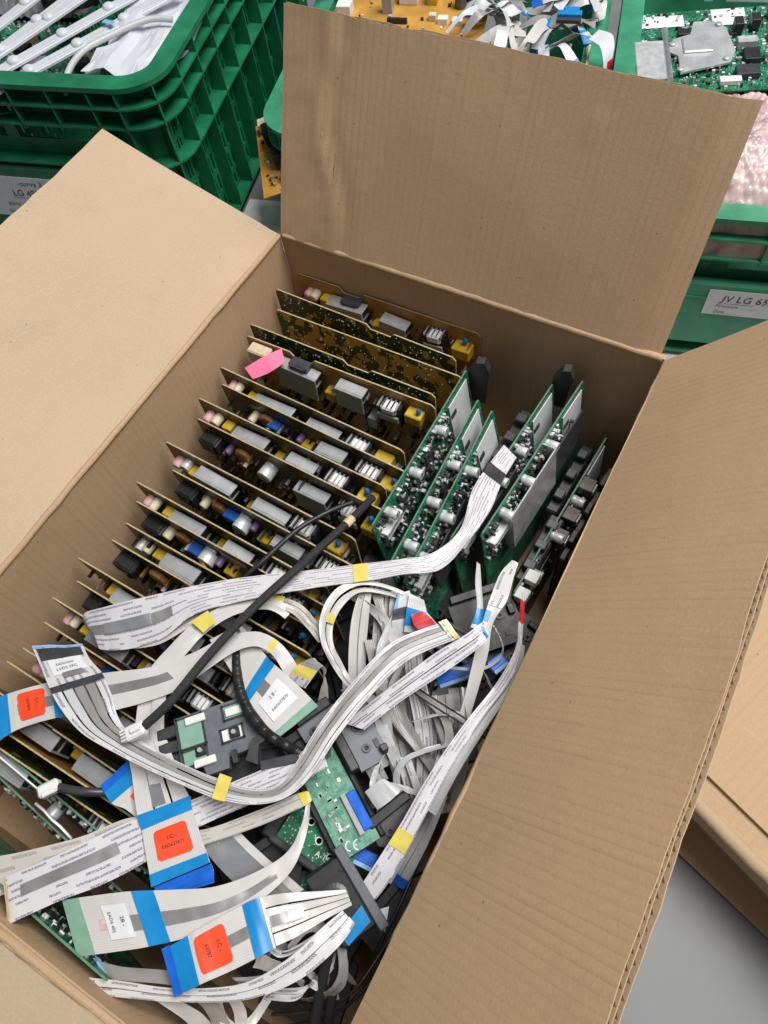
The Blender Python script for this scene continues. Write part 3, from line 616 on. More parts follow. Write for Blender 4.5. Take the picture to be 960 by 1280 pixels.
# ------------------------------------------------------------------ cables
def cat(P, t):
    n = len(P) - 1; i = min(int(t), n - 1) if n > 0 else 0; f = t - i
    p0, p1, p2, p3 = P[max(i - 1, 0)], P[i], P[i + 1], P[min(i + 2, n)]
    return 0.5 * ((2 * p1) + (p2 - p0) * f + (2 * p0 - 5 * p1 + 4 * p2 - p3) * f * f + (3 * p1 - p0 - 3 * p2 + p3) * f * f * f)
class Rib:
    def __init__(s, st, seed=0):
        s.seed = seed
        s.L = [Vector(a) for a, b_ in st]; s.R = [Vector(b_) for a, b_ in st]; s.n = len(st) - 1
        s.acc = [0.0]; p = s.pt(0, .5)
        for k in range(1, s.n * 10 + 1):
            q = s.pt(k / 10, .5); s.acc.append(s.acc[-1] + (q - p).length); p = q
    def pt(s, t, v, off=0.0):
        a, b_ = cat(s.L, t), cat(s.R, t); p = a.lerp(b_, v)
        off += 0.0016 * noise.noise((t * 0.9, v * 2.2, s.seed * 3.7)) + 0.0006 * noise.noise((t * 3.1, v * 4.0, s.seed * 1.3))
        return p + s.nrm(t) * off
    def nrm(s, t):
        e = 0.05; t0, t1 = max(0, t - e), min(s.n, t + e)
        d = (cat(s.L, t1) + cat(s.R, t1) - cat(s.L, t0) - cat(s.R, t0)); w_ = cat(s.R, t) - cat(s.L, t)
        n_ = d.cross(w_); n_.normalize()
        return n_ if n_.z >= 0 else -n_
    def arc(s, t):
        k = t * 10; i = min(int(k), len(s.acc) - 2); return s.acc[i] + (s.acc[i + 1] - s.acc[i]) * (k - i)
    def width(s, t): return (cat(s.L, t) - cat(s.R, t)).length
    def surf(s, t0, t1, v0, v1, off=0.0, nu=None, nv=3, rnd=0.0, dev=None, vw=None):
        mb = MB(); mb.uv = []; nu = nu or max(2, int((t1 - t0) * 9))
        W_ = vw or max(s.width(t0 + (t1 - t0) * k / 4) for k in range(5))
        for i in range(nu + 1):
            t = t0 + (t1 - t0) * i / nu; va, vb = v0, v1
            if rnd:
                e = min(i, nu - i) / nu; k = 1 - min(1, e / 0.11); sh = (v1 - v0) * rnd * (1 - math.sqrt(max(0, 1 - k * k))); va += sh; vb -= sh
            d = dev(t) if dev else None
            for j in range(nv + 1):
                v = va + (vb - va) * j / nv; p = s.pt(t, v, off)
                if d is not None: p = p + d
                mb.v.append(tuple(p)); mb.uv.append((s.arc(t), v * W_))
        for i in range(nu):
            for j in range(nv): a = i * (nv + 1) + j; mb.f.append((a, a + 1, a + nv + 2, a + nv + 1))
        mb.m = [0] * len(mb.f); return mb
    def text(s, txt, t, v, size, mat, parent, along=0, off=0.0017, name='lettering'):
        vs, fs = text_geo(txt); mb = MB(); W_ = s.width(t); ds = (s.pt(min(s.n, t + .05), .5) - s.pt(max(0, t - .05), .5)).length / 0.1
        xm = max(p[0] for p in vs) / 2; sg = 1 if (s.pt(min(s.n, t + .05), .5) - s.pt(max(0, t - .05), .5)).cross(cat(s.R, t) - cat(s.L, t)).z > 0 else -1
        for p in vs:
            x, y = (p[0] - xm) * size, (p[1] - 0.35) * size
            a_, b_ = {0: (x, y), 1: (-y, x), 2: (-x, -y), 3: (y, -x)}[along]     # turned by quarter turns in the ribbon's plane
            tt, v_ = t + a_ / ds, v + sg * b_ / W_
            mb.v.append(tuple(s.pt(max(0, min(s.n, tt)), v_, off)))
        mb.f = list(fs); mb.m = [0] * len(fs)
        return part(name, mb, mat, parent)
def thick(o, t=0.0003):          # give a sheet real thickness: two faces and a rim, edges kept sharp
    me = o.data; nv = len(me.vertices); me.update()
    nrm = [Vector(v.normal) for v in me.vertices]; co = [Vector(v.co) for v in me.vertices]
    uvl = me.uv_layers[0].data if me.uv_layers else None; uvv = [(0, 0)] * nv
    if uvl:
        for i, lp in enumerate(me.loops): uvv[lp.vertex_index] = tuple(uvl[i].uv)
    fs = [tuple(p.vertices) for p in me.polygons]; cnt = {}
    for f in fs:
        for a, b_ in zip(f, f[1:] + f[:1]): cnt.setdefault((min(a, b_), max(a, b_)), []).append((a, b_))
    V_ = [tuple(c + n * t / 2) for c, n in zip(co, nrm)] + [tuple(c - n * t / 2) for c, n in zip(co, nrm)]; U_ = uvv * 2
    F_ = fs + [tuple(i + nv for i in f[::-1]) for f in fs]; sm = [True] * len(F_)
    for e in cnt.values():
        if len(e) == 1:
            a, b_ = e[0]; k = len(V_); V_ += [V_[a], V_[b_], V_[b_ + nv], V_[a + nv]]; U_ += [uvv[a], uvv[b_], uvv[b_], uvv[a]]; F_.append((k + 3, k + 2, k + 1, k)); sm.append(False)
    m2 = bpy.data.meshes.new(me.name); m2.from_pydata(V_, [], F_)
    for mt in me.materials: m2.materials.append(mt)
    l = m2.uv_layers.new(name='UVMap')
    for i, lp in enumerate(m2.loops): l.data[i].uv = U_[lp.vertex_index]
    fl = me.polygons[0].use_smooth
    m2.polygons.foreach_set('use_smooth', [x and fl for x in sm]); m2.update(); o.data = m2; return o
def sm_part(name, mb, mat, parent): return thick(part(name, mb, mat, parent, True))
def cable(label, st, mat='ribbon', patches=(), strips=0, spread=0.004, split=(0, 1), seed=1, group=None, texts=()):
    r = Rib(st, seed + len(label)); t = thing('ribbon_cable', label, 'ribbon cable', st[0][0], group=group or 'white flat ribbon cables in the carton')
    org = Vector(st[0][0])
    def fin(o): o.location = -org; return o
    def rng(t0, t1, v0, v1, nm, m, off=0, rd=0.0, dev=None):
        return fin(sm_part(nm, r.surf(t0, t1, v0, v1, off, rnd=rd, dev=dev, nu=18 if rd else None), m, t))
    if strips:
        a, b_ = split[0] * r.n, split[1] * r.n
        if a > 0: rng(0, a, 0, 1, 'ribbon', mat)
        if b_ < r.n: rng(b_, r.n, 0, 1, 'ribbon', mat)
        rn = random.Random(seed)
        for k in range(strips):
            ph = rn.uniform(0, 6); amp = rn.uniform(-1, 1) * spread; amp2 = rn.uniform(-.5, .5) * spread
            def dev(tt, ph=ph, amp=amp, amp2=amp2, k=k):
                e = math.sin(math.pi * min(1, max(0, (tt - a) / max(1e-6, b_ - a)))) if (a > 0 or b_ < r.n) else 1.0
                return r.nrm(tt) * e * (amp + amp2 * math.sin(tt * 1.3 + ph)) + Vector((0, 0, -0.0006 * k))
            v0, v1 = k / strips, (k + 1) / strips - 0.03
            rng(a, b_, v0, v1, 'strip', mat if not isinstance(mat, list) else mat[k % len(mat)], 0, 0, dev)
    else:
        rng(0, r.n, 0, 1, 'ribbon', mat)
    for pa in patches:
        nm, m, t0, t1, v0, v1 = pa[:6]; off = pa[6] if len(pa) > 6 else 0.0006; rd = pa[7] if len(pa) > 7 else 0.0
        rng(t0, t1, v0, v1, nm, m, off, rd)
    for (tx, tt, v, size, m, al) in texts: fin(r.text(tx, tt, v, size, m, t, al))
    return t
def cord(name, label, pts, rad, mat, catname='cable', flat=1.0, ribs=0, parent=None):
    P = [Vector(p) for p in pts]; n = (len(P) - 1) * (30 if ribs else 9)
    S_ = [cat(P, (len(P) - 1) * i / n) for i in range(n + 1)]
    rr = (lambda f: rad * (1 + 0.10 * math.sin(f * ribs))) if ribs else rad
    mb = tube([p - P[0] for p in S_], rr, 10, flat=flat)
    if parent is not None:
        o = part(name, mb, mat, parent, True); o.location = P[0] - Vector(parent.location); return o
    t = thing(name, label, catname, P[0]); part('sleeve', mb, mat, t, True); return t
BT = 'blue_tape'
exec_cables = True
# upper long ribbon: from the green boards across to a fold near the left wall
cable('long ribbon with black band, from the green boards to a wide fold at left', [((0.3181, -0.1169, 0.1760), (0.3346, -0.1248, 0.1760)),
   ((0.3149, -0.1505, 0.1800), (0.3343, -0.1563, 0.1800)),
   ((0.3147, -0.1789, 0.1830), (0.3376, -0.1877, 0.1830)),
   ((0.3225, -0.2193, 0.1850), (0.3351, -0.2183, 0.1850)),
   ((0.3117, -0.2515, 0.1870), (0.3254, -0.2605, 0.1870)),
   ((0.2898, -0.2688, 0.1880), (0.2987, -0.2810, 0.1880)),
   ((0.2618, -0.2888, 0.1900), (0.2711, -0.3024, 0.1900)),
   ((0.2223, -0.3166, 0.1910), (0.2319, -0.3307, 0.1910)),
   ((0.1764, -0.3473, 0.1930), (0.1895, -0.3652, 0.1930)),
   ((0.1445, -0.3734, 0.1950), (0.1595, -0.3920, 0.1900)),
   ((0.1217, -0.3940, 0.1970), (0.1440, -0.4201, 0.1830)),
   ((0.1033, -0.4098, 0.1970), (0.1276, -0.4373, 0.1810)),
   ((0.0874, -0.4239, 0.1960), (0.1101, -0.4491, 0.1800)),
   ((0.0729, -0.4353, 0.1920), (0.0978, -0.4538, 0.1800)),
   ((0.0693, -0.4419, 0.1800), (0.0956, -0.4496, 0.1760))], 'ribbon_text',
  [('black_band', 'black_plastic', .75, 1.15, 0, 1), ('yellow_band', 'yellow_tape', 5.85, 6.15, 0, 1), ('grey_shield', 'shield_grey', 9.6, 13.3, .38, .62), ('foil_shield', 'foil', 10.3, 12.2, .36, .60, .0009)])
cable('second layer ribbon under the long ribbon, curling to a yellow band and blue tip', [((0.0974, -0.4497, 0.1790), (0.1140, -0.4459, 0.1790)),
   ((0.1305, -0.4208, 0.1810), (0.1438, -0.4266, 0.1810)),
   ((0.1485, -0.3914, 0.1830), (0.1627, -0.3979, 0.1830)),
   ((0.1719, -0.3636, 0.1840), (0.1830, -0.3710, 0.1840)),
   ((0.1994, -0.3481, 0.1840), (0.2071, -0.3572, 0.1840)),
   ((0.2290, -0.3408, 0.1830), (0.2283, -0.3524, 0.1830)),
   ((0.2511, -0.3472, 0.1810), (0.2466, -0.3566, 0.1810)),
   ((0.2680, -0.3539, 0.1780), (0.2625, -0.3629, 0.1780))], 'ribbon_cream', [('yellow_band', 'yellow_tape', 4.2, 4.6, 0, 1)], 3, .003, seed=4)
cable('white ribbon strips with yellow band curving down beside the black cable', [((0.1928, -0.5132, 0.1840), (0.2113, -0.5000, 0.1840)),
   ((0.1725, -0.4939, 0.1870), (0.1944, -0.4824, 0.1870)),
   ((0.1594, -0.4727, 0.1880), (0.1794, -0.4600, 0.1880)),
   ((0.1523, -0.4525, 0.1890), (0.1715, -0.4425, 0.1890)),
   ((0.1559, -0.4236, 0.1900), (0.1742, -0.4188, 0.1900)),
   ((0.1629, -0.3966, 0.1900), (0.1773, -0.4002, 0.1900)),
   ((0.1813, -0.3680, 0.1900), (0.1916, -0.3756, 0.1900)),
   ((0.2058, -0.3499, 0.1880), (0.2122, -0.3595, 0.1880)),
   ((0.2297, -0.3469, 0.1830), (0.2277, -0.3591, 0.1830))], 'ribbon', [('yellow_band', 'yellow_tape', 4.9, 5.4, 0, 1, .004)], 2, .002, seed=7)
cable('arched ribbon with yellow band from the left bundle to the centre label ribbon', [((0.1005, -0.4937, 0.1870), (0.1388, -0.4998, 0.1870)),
   ((0.1025, -0.4813, 0.1890), (0.1468, -0.4897, 0.1890)),
   ((0.1266, -0.4646, 0.1900), (0.1644, -0.4735, 0.1900)),
   ((0.1548, -0.4458, 0.1910), (0.1849, -0.4515, 0.1910)),
   ((0.1780, -0.4206, 0.1920), (0.1974, -0.4270, 0.1920)),
   ((0.1951, -0.3969, 0.1930), (0.2075, -0.4065, 0.1930)),
   ((0.2162, -0.3815, 0.1930), (0.2218, -0.3923, 0.1930)),
   ((0.2360, -0.3794, 0.1920), (0.2362, -0.3906, 0.1920)),
   ((0.2556, -0.3863, 0.1870), (0.2498, -0.3967, 0.1870)),
   ((0.2699, -0.3975, 0.1780), (0.2611, -0.4058, 0.1780))], 'ribbon', [('grey_shield', 'shield_grey', .6, 3.2, .35, .62), ('yellow_band', 'yellow_tape', 6.75, 7.05, 0, 1)])
# left end with the blue tip, black band and print: then a bundle of slit strips sweeping to the centre and up right
cable('bundle of slit ribbon strips from the blue-tipped end sweeping to the upper right', [((0.0499, -0.4797, 0.1900), (0.0881, -0.4577, 0.1900)),
   ((0.0743, -0.4904, 0.1950), (0.1051, -0.4646, 0.1950)),
   ((0.0954, -0.4999, 0.1990), (0.1255, -0.4695, 0.1990)),
   ((0.1154, -0.5074, 0.2020), (0.1433, -0.4780, 0.2000)),
   ((0.1459, -0.5139, 0.2040), (0.1568, -0.4891, 0.1990)),
   ((0.1846, -0.5124, 0.2060), (0.1765, -0.4952, 0.1990)),
   ((0.2294, -0.5077, 0.2060), (0.2226, -0.4943, 0.2000)),
   ((0.2692, -0.5019, 0.2060), (0.2634, -0.4880, 0.2010)),
   ((0.2950, -0.4914, 0.2050), (0.2872, -0.4811, 0.2020)),
   ((0.3111, -0.4760, 0.2040), (0.2985, -0.4716, 0.2040)),
   ((0.3187, -0.4531, 0.2030), (0.3019, -0.4532, 0.2030)),
   ((0.3212, -0.4207, 0.2020), (0.3028, -0.4184, 0.2020)),
   ((0.3277, -0.3861, 0.2010), (0.3084, -0.3823, 0.2010)),
   ((0.3395, -0.3463, 0.1970), (0.3202, -0.3372, 0.1970)),
   ((0.3660, -0.3081, 0.1880), (0.3493, -0.2992, 0.1880))], ['ribbon_text_tight', 'ribbon_cool', 'ribbon_grey', 'ribbon_grey', 'ribbon_text'],
  [('black_band', 'charcoal', .22, .72, .06, .94), ('blue_tip', 'light_blue', 0, .16, 0, 1), ('white_label', 'sticker_white', .75, 1.5, .18, .85), ('grey_shield', 'shield_grey', 1.45, 1.7, .35, .75, .0009), ('black_band', 'charcoal', 1.95, 2.25, 0, 1), ('yellow_band', 'yellow_tape', 6.85, 7.15, -.1, 1.1, .0042), ('gold_tip', 'gold', 13.85, 14, 0, 1)], 5, .0025, (.16, .985), 5,
  texts=[('EAD64666', 1.0, .5, .0034, 'ink_grey', 1), ('LVDS FFC', 1.25, .5, .0042, 'ink_grey', 1)])
cable('ribbon end with orange sticker between blue bands at the left wall', [((0.0358, -0.5419, 0.1800), (0.0736, -0.5652, 0.1800)),
   ((0.0494, -0.5261, 0.1810), (0.0748, -0.5506, 0.1810)),
   ((0.0588, -0.5155, 0.1820), (0.0837, -0.5362, 0.1820)),
   ((0.0798, -0.4969, 0.1840), (0.1029, -0.5186, 0.1840)),
   ((0.0930, -0.4882, 0.1830), (0.1169, -0.5074, 0.1830)),
   ((0.1139, -0.4772, 0.1800), (0.1360, -0.4952, 0.1800))], 'ribbon', [('blue_band', BT, .3, 1.55, 0, 1), ('grey_shield', 'shield_grey', 2.0, 3.9, .38, .66), ('orange_sticker', 'orange_sticker', 2.05, 2.86, .12, .84, .0010, .10), ('blue_band', BT, 3.2, 3.85, 0, 1, .0010)], texts=[('I.C -', 2.62, .48, .0042, 'ink', 3), ('637877', 2.38, .48, .0034, 'ink', 3)])
cable('wide ribbon with orange sticker hanging over the centre, blue bands above and below', [((0.1701, -0.5019, 0.1860), (0.2000, -0.4861, 0.1860)),
   ((0.1855, -0.5145, 0.1880), (0.2138, -0.4947, 0.1880)),
   ((0.1997, -0.5270, 0.1900), (0.2297, -0.5044, 0.1900)),
   ((0.2161, -0.5407, 0.1930), (0.2431, -0.5105, 0.1930)),
   ((0.2253, -0.5469, 0.1940), (0.2507, -0.5171, 0.1940)),
   ((0.2398, -0.5583, 0.1960), (0.2680, -0.5287, 0.1960)),
   ((0.2556, -0.5722, 0.1970), (0.2837, -0.5390, 0.1970))], 'ribbon',
  [('grey_shield', 'foil', 1.2, 2.9, .3, .55), ('blue_band', BT, 3.0, 4.0, 0, 1), ('orange_sticker', 'orange_sticker', 4.28, 5.32, .2, .82, .0010, .10), ('blue_band', BT, 5.55, 6.0, 0, 1)], 3, .002, (0, .5), 2, texts=[('I.C -', 4.66, .52, .0042, 'ink', 1), ('EAD637877', 4.92, .51, .0034, 'ink', 1)])
cable('bright blue connector end tucked below the centre orange-sticker ribbon', [((0.2559, -0.5720, 0.1935), (0.2835, -0.5396, 0.1935)),
   ((0.2612, -0.5742, 0.1920), (0.2873, -0.5427, 0.1920)),
   ((0.2656, -0.5751, 0.1890), (0.2914, -0.5490, 0.1890))], 'blue_tab', group='blue connector ends')
cable('tilted ribbon end with blue band and orange corner behind the centre ribbon', [((0.1724, -0.5386, 0.1830), (0.1806, -0.5128, 0.1830)),
   ((0.1889, -0.5442, 0.1840), (0.1973, -0.5189, 0.1840)),
   ((0.2018, -0.5424, 0.1840), (0.2049, -0.5265, 0.1840)),
   ((0.2183, -0.5446, 0.1820), (0.2178, -0.5322, 0.1820))], 'ribbon', [('blue_tab', 'blue_tab', 0, .45, 0, 1), ('blue_band', BT, .45, 1.0, 0, 1), ('orange_sticker', 'orange_sticker', 1.5, 2.2, .5, .95, .001, .1)])
# long text ribbon lower left
cable('broad printed ribbon with grey stripe and tan tip crossing the lower left', [((0.1562, -0.6206, 0.1960), (0.1781, -0.6410, 0.1940)),
   ((0.1590, -0.6168, 0.1970), (0.1826, -0.6368, 0.1970)),
   ((0.1771, -0.5950, 0.1970), (0.2011, -0.6131, 0.1970)),
   ((0.1950, -0.5714, 0.1960), (0.2231, -0.5884, 0.1960)),
   ((0.2124, -0.5477, 0.1930), (0.2393, -0.5643, 0.1930)),
   ((0.2299, -0.5279, 0.1900), (0.2501, -0.5416, 0.1900)),
   ((0.2447, -0.5123, 0.1900), (0.2609, -0.5242, 0.1900)),
   ((0.2686, -0.4829, 0.1900), (0.2844, -0.4953, 0.1900)),
   ((0.2910, -0.4555, 0.1910), (0.3074, -0.4686, 0.1910)),
   ((0.3084, -0.4315, 0.1900), (0.3228, -0.4435, 0.1900))], 'ribbon_text', [('tan_tip', 'tan_tape', 0, .8, 0, 1), ('grey_shield', 'shield_grey', 1.3, 3.6, .30, .56)])
cable('plain cream ribbon beneath the broad printed one, yellow band where it turns down', [((0.1329, -0.6176, 0.1880), (0.1574, -0.6326, 0.1880)),
   ((0.1575, -0.5980, 0.1880), (0.1768, -0.6103, 0.1880)),
   ((0.1842, -0.5737, 0.1880), (0.2033, -0.5868, 0.1880)),
   ((0.2100, -0.5445, 0.1860), (0.2345, -0.5607, 0.1860)),
   ((0.2368, -0.5349, 0.1850), (0.2537, -0.5453, 0.1850)),
   ((0.2611, -0.5267, 0.1860), (0.2700, -0.5328, 0.1860)),
   ((0.2910, -0.4958, 0.1870), (0.2997, -0.5022, 0.1870)),
   ((0.3122, -0.4707, 0.1880), (0.3211, -0.4759, 0.1880)),
   ((0.3188, -0.4657, 0.1870), (0.3238, -0.4693, 0.1870))], 'ribbon_cream', [('yellow_band', 'yellow_tape', 7.0, 7.9, 0, 1)])
cable('ribbon end with white label, blue band and green tip, curving up to the right', [((0.2020, -0.6109, 0.1920), (0.2339, -0.6325, 0.1900)),
   ((0.2225, -0.5962, 0.1940), (0.2558, -0.6168, 0.1940)),
   ((0.2443, -0.5813, 0.1950), (0.2762, -0.6016, 0.1950)),
   ((0.2715, -0.5651, 0.1950), (0.2983, -0.5823, 0.1950)),
   ((0.2952, -0.5498, 0.1940), (0.3151, -0.5633, 0.1940)),
   ((0.3147, -0.5287, 0.1920), (0.3286, -0.5393, 0.1920)),
   ((0.3267, -0.5081, 0.1900), (0.3363, -0.5145, 0.1900)),
   ((0.3265, -0.4889, 0.1880), (0.3323, -0.4894, 0.1880)),
   ((0.3207, -0.4722, 0.1870), (0.3239, -0.4717, 0.1870))], 'ribbon',
  [('green_band', 'green_tape', 0, .55, 0, 1), ('tan_patch', 'pink_plastic', .85, 1.05, .42, .62), ('grey_shield', 'shield_grey', 1.5, 5.5, .42, .70), ('white_label', 'sticker_white', 1.05, 1.75, .20, .80, .001), ('blue_band', BT, 2.0, 2.5, 0, 1, .001)], texts=[('2B -', 1.55, .5, .0042, 'ink', 3), ('EAD6 405', 1.22, .5, .0034, 'ink', 3)])
cable('front ribbon with orange sticker, blue connector end and blue band near the bottom', [((0.2860, -0.5980, 0.1980), (0.3085, -0.6154, 0.1960)),
   ((0.2925, -0.5896, 0.1990), (0.3159, -0.6074, 0.1990)),
   ((0.2986, -0.5798, 0.2000), (0.3229, -0.5984, 0.2000)),
   ((0.3077, -0.5661, 0.2000), (0.3342, -0.5849, 0.2000)),
   ((0.3193, -0.5494, 0.1990), (0.3450, -0.5707, 0.1990)),
   ((0.3274, -0.5399, 0.1980), (0.3522, -0.5605, 0.1980)),
   ((0.3389, -0.5308, 0.1960), (0.3619, -0.5484, 0.1960)),
   ((0.3585, -0.5183, 0.1920), (0.3724, -0.5315, 0.1920)),
   ((0.3753, -0.5078, 0.1860), (0.3841, -0.5141, 0.1860))], 'ribbon',
  [('blue_tab', 'blue_tab', 0, .6, -.02, 1.02), ('blue_band', BT, .6, 1.75, 0, 1), ('grey_shield', 'shield_grey', 3.1, 6.5, .40, .62), ('orange_sticker', 'orange_sticker', 2.0, 3.25, .12, .86, .001, .10), ('blue_band', BT, 4.0, 5.0, 0, 1, .001)], 4, .004, (.64, 1), 9, texts=[('I.C -', 2.95, .48, .0042, 'ink', 3), ('63787', 2.5, .48, .0034, 'ink', 3)])
cable('printed ribbon with blue tab at the very bottom, bending up to the right', [((0.2459, -0.6399, 0.1860), (0.2594, -0.6438, 0.1860)),
   ((0.2681, -0.6294, 0.1870), (0.2751, -0.6363, 0.1870)),
   ((0.3048, -0.6133, 0.1880), (0.3096, -0.6198, 0.1880)),
   ((0.3420, -0.5896, 0.1900), (0.3496, -0.5959, 0.1900)),
   ((0.3619, -0.5629, 0.1900), (0.3757, -0.5685, 0.1900)),
   ((0.3727, -0.5358, 0.1870), (0.3890, -0.5395, 0.1870)),
   ((0.3793, -0.5201, 0.1820), (0.3914, -0.5233, 0.1820))], 'ribbon_text_tight', [('tan_tip', 'tan_tape', 0, .12, 0, 1)], 2, .003, seed=3)
cable('small dark blue connector tab below the bottom printed ribbon', [((0.2498, -0.6432, 0.1830), (0.2565, -0.6373, 0.1830)),
   ((0.2568, -0.6495, 0.1760), (0.2612, -0.6407, 0.1760))], 'blue_tab', group='blue connector ends')
cable('grey printed ribbon with steel blue end under the white label ribbon', [((0.2358, -0.6288, 0.1800), (0.2460, -0.6286, 0.1800)),
   ((0.2447, -0.6291, 0.1820), (0.2584, -0.6332, 0.1820)),
   ((0.2618, -0.6237, 0.1840), (0.2700, -0.6286, 0.1840)),
   ((0.2876, -0.6113, 0.1840), (0.2946, -0.6169, 0.1840)),
   ((0.3072, -0.6028, 0.1800), (0.3146, -0.6091, 0.1800))], 'ribbon_grey', [('blue_end', 'light_blue', 0, 1.1, 0, 1)])
for k, (lab, st) in enumerate([('drooping ribbon strip at the bottom edge, leftmost', [((0.2912, -0.6275, 0.1800), (0.3023, -0.6202, 0.1800)),
   ((0.3062, -0.6278, 0.1760), (0.3152, -0.6196, 0.1760)),
   ((0.3204, -0.6311, 0.1680), (0.3314, -0.6217, 0.1680)),
   ((0.3319, -0.6408, 0.1550), (0.3439, -0.6289, 0.1550))]), ('drooping grey ribbon strip at the bottom edge, middle one', [((0.3129, -0.6142, 0.1800), (0.3260, -0.6079, 0.1800)),
   ((0.3259, -0.6156, 0.1760), (0.3355, -0.6101, 0.1760)),
   ((0.3375, -0.6257, 0.1660), (0.3490, -0.6191, 0.1660)),
   ((0.3451, -0.6383, 0.1550), (0.3576, -0.6312, 0.1550))]), ('drooping ribbon strip at the bottom edge, rightmost', [((0.3273, -0.6040, 0.1800), (0.3417, -0.5979, 0.1800)),
   ((0.3399, -0.6045, 0.1770), (0.3495, -0.6011, 0.1770)),
   ((0.3478, -0.6145, 0.1680), (0.3554, -0.6101, 0.1680)),
   ((0.3513, -0.6298, 0.1550), (0.3605, -0.6255, 0.1550))])]):
    cable(lab, st, ['ribbon_cool', 'ribbon_grey', 'ribbon'][k])
for k, (lab, st) in enumerate([('upper ribbon strip in the fan below the front orange sticker', [((0.3415, -0.5631, 0.1820), (0.3553, -0.5640, 0.1820)),
   ((0.3555, -0.5651, 0.1800), (0.3607, -0.5568, 0.1800)),
   ((0.3706, -0.5481, 0.1780), (0.3700, -0.5408, 0.1780)),
   ((0.3801, -0.5320, 0.1760), (0.3786, -0.5251, 0.1760))]), ('middle grey ribbon strip in the fan below the front orange sticker', [((0.3332, -0.5913, 0.1800), (0.3406, -0.5924, 0.1800)),
   ((0.3511, -0.5793, 0.1780), (0.3580, -0.5838, 0.1780)),
   ((0.3656, -0.5597, 0.1760), (0.3758, -0.5635, 0.1760)),
   ((0.3722, -0.5376, 0.1720), (0.3816, -0.5401, 0.1720))]), ('lowest ribbon strip in the fan below the front orange sticker', [((0.3571, -0.5941, 0.1650), (0.3633, -0.5832, 0.1650)),
   ((0.3775, -0.5839, 0.1620), (0.3795, -0.5723, 0.1620)),
   ((0.3834, -0.5651, 0.1580), (0.3874, -0.5541, 0.1580)),
   ((0.3846, -0.5415, 0.1550), (0.3882, -0.5339, 0.1550))])]):
    cable(lab, st, ['ribbon_cool', 'ribbon_grey', 'ribbon_text_tight'][k], strips=2, spread=.003, seed=20 + k)
# foil ribbon under the centre
cable('shiny foil ribbon under the centre orange-sticker ribbon', [((0.2622, -0.5344, 0.1820), (0.2870, -0.5135, 0.1820)),
   ((0.2813, -0.5395, 0.1800), (0.3047, -0.5171, 0.1800)),
   ((0.3031, -0.5440, 0.1760), (0.3252, -0.5200, 0.1760)),
   ((0.3289, -0.5494, 0.1700), (0.3467, -0.5233, 0.1700))], 'foil', [('edge', 'ribbon', 0, 3, .78, 1)])
# centre label ribbon with the green tip
cable('ribbon end with white label, blue band and green tip in the centre', [((0.1791, -0.4034, 0.1800), (0.1944, -0.3797, 0.1800)),
   ((0.2043, -0.4134, 0.1840), (0.2111, -0.3853, 0.1840)),
   ((0.2345, -0.4275, 0.1900), (0.2340, -0.3940, 0.1900)),
   ((0.2435, -0.4319, 0.1920), (0.2461, -0.3974, 0.1920)),
   ((0.2623, -0.4390, 0.1930), (0.2704, -0.4025, 0.1930)),
   ((0.2783, -0.4445, 0.1920), (0.2936, -0.4091, 0.1920))], 'ribbon', [('blue_band', BT, 2.02, 2.95, 0, 1), ('grey_shield', 'shield_grey', 2.95, 3.35, .30, .60), ('white_label', 'sticker_white', 3.35, 4.3, .15, .82, .0008), ('green_band', 'green_tape', 4.62, 5.0, 0, 1)], texts=[('2 B -', 3.6, .5, .0042, 'ink_grey', 1), ('EAD637870', 3.98, .5, .0034, 'ink_grey', 1)])
cable('small curled printed ribbon with yellow band behind the centre label', [((0.2559, -0.4017, 0.1800), (0.2734, -0.4000, 0.1800)),
   ((0.2588, -0.3918, 0.1860), (0.2762, -0.3901, 0.1860)),
   ((0.2633, -0.3830, 0.1890), (0.2788, -0.3809, 0.1890)),
   ((0.2723, -0.3780, 0.1880), (0.2833, -0.3812, 0.1880)),
   ((0.2856, -0.3869, 0.1820), (0.2848, -0.3931, 0.1820)),
   ((0.2935, -0.4012, 0.1700), (0.2867, -0.4076, 0.1700)),
   ((0.2948, -0.4184, 0.1550), (0.2860, -0.4216, 0.1550))], 'ribbon_grey', [('yellow_band', 'yellow_tape', .7, 1.5, 0, 1), ('print', 'ribbon_text', 0, .7, 0, 1)])
# big loop in the middle
cable('large looped ribbon with yellow band in the middle of the carton', [((0.3409, -0.2986, 0.1600), (0.3373, -0.3036, 0.1600)),
   ((0.3197, -0.2924, 0.1700), (0.3188, -0.2994, 0.1700)),
   ((0.3006, -0.2905, 0.1770), (0.3013, -0.2975, 0.1770)),
   ((0.2711, -0.2996, 0.1840), (0.2754, -0.3072, 0.1840)),
   ((0.2550, -0.3185, 0.1880), (0.2680, -0.3232, 0.1880)),
   ((0.2553, -0.3439, 0.1880), (0.2680, -0.3429, 0.1880)),
   ((0.2655, -0.3612, 0.1860), (0.2750, -0.3579, 0.1860)),
   ((0.2823, -0.3738, 0.1820), (0.2885, -0.3676, 0.1820)),
   ((0.2998, -0.3820, 0.1760), (0.3018, -0.3751, 0.1760)),
   ((0.3170, -0.3846, 0.1650), (0.3161, -0.3762, 0.1650))], 'ribbon', [('yellow_band', 'yellow_tape', 4.75, 5.15, 0, 1)], 2, .002, (0, 1), 8)
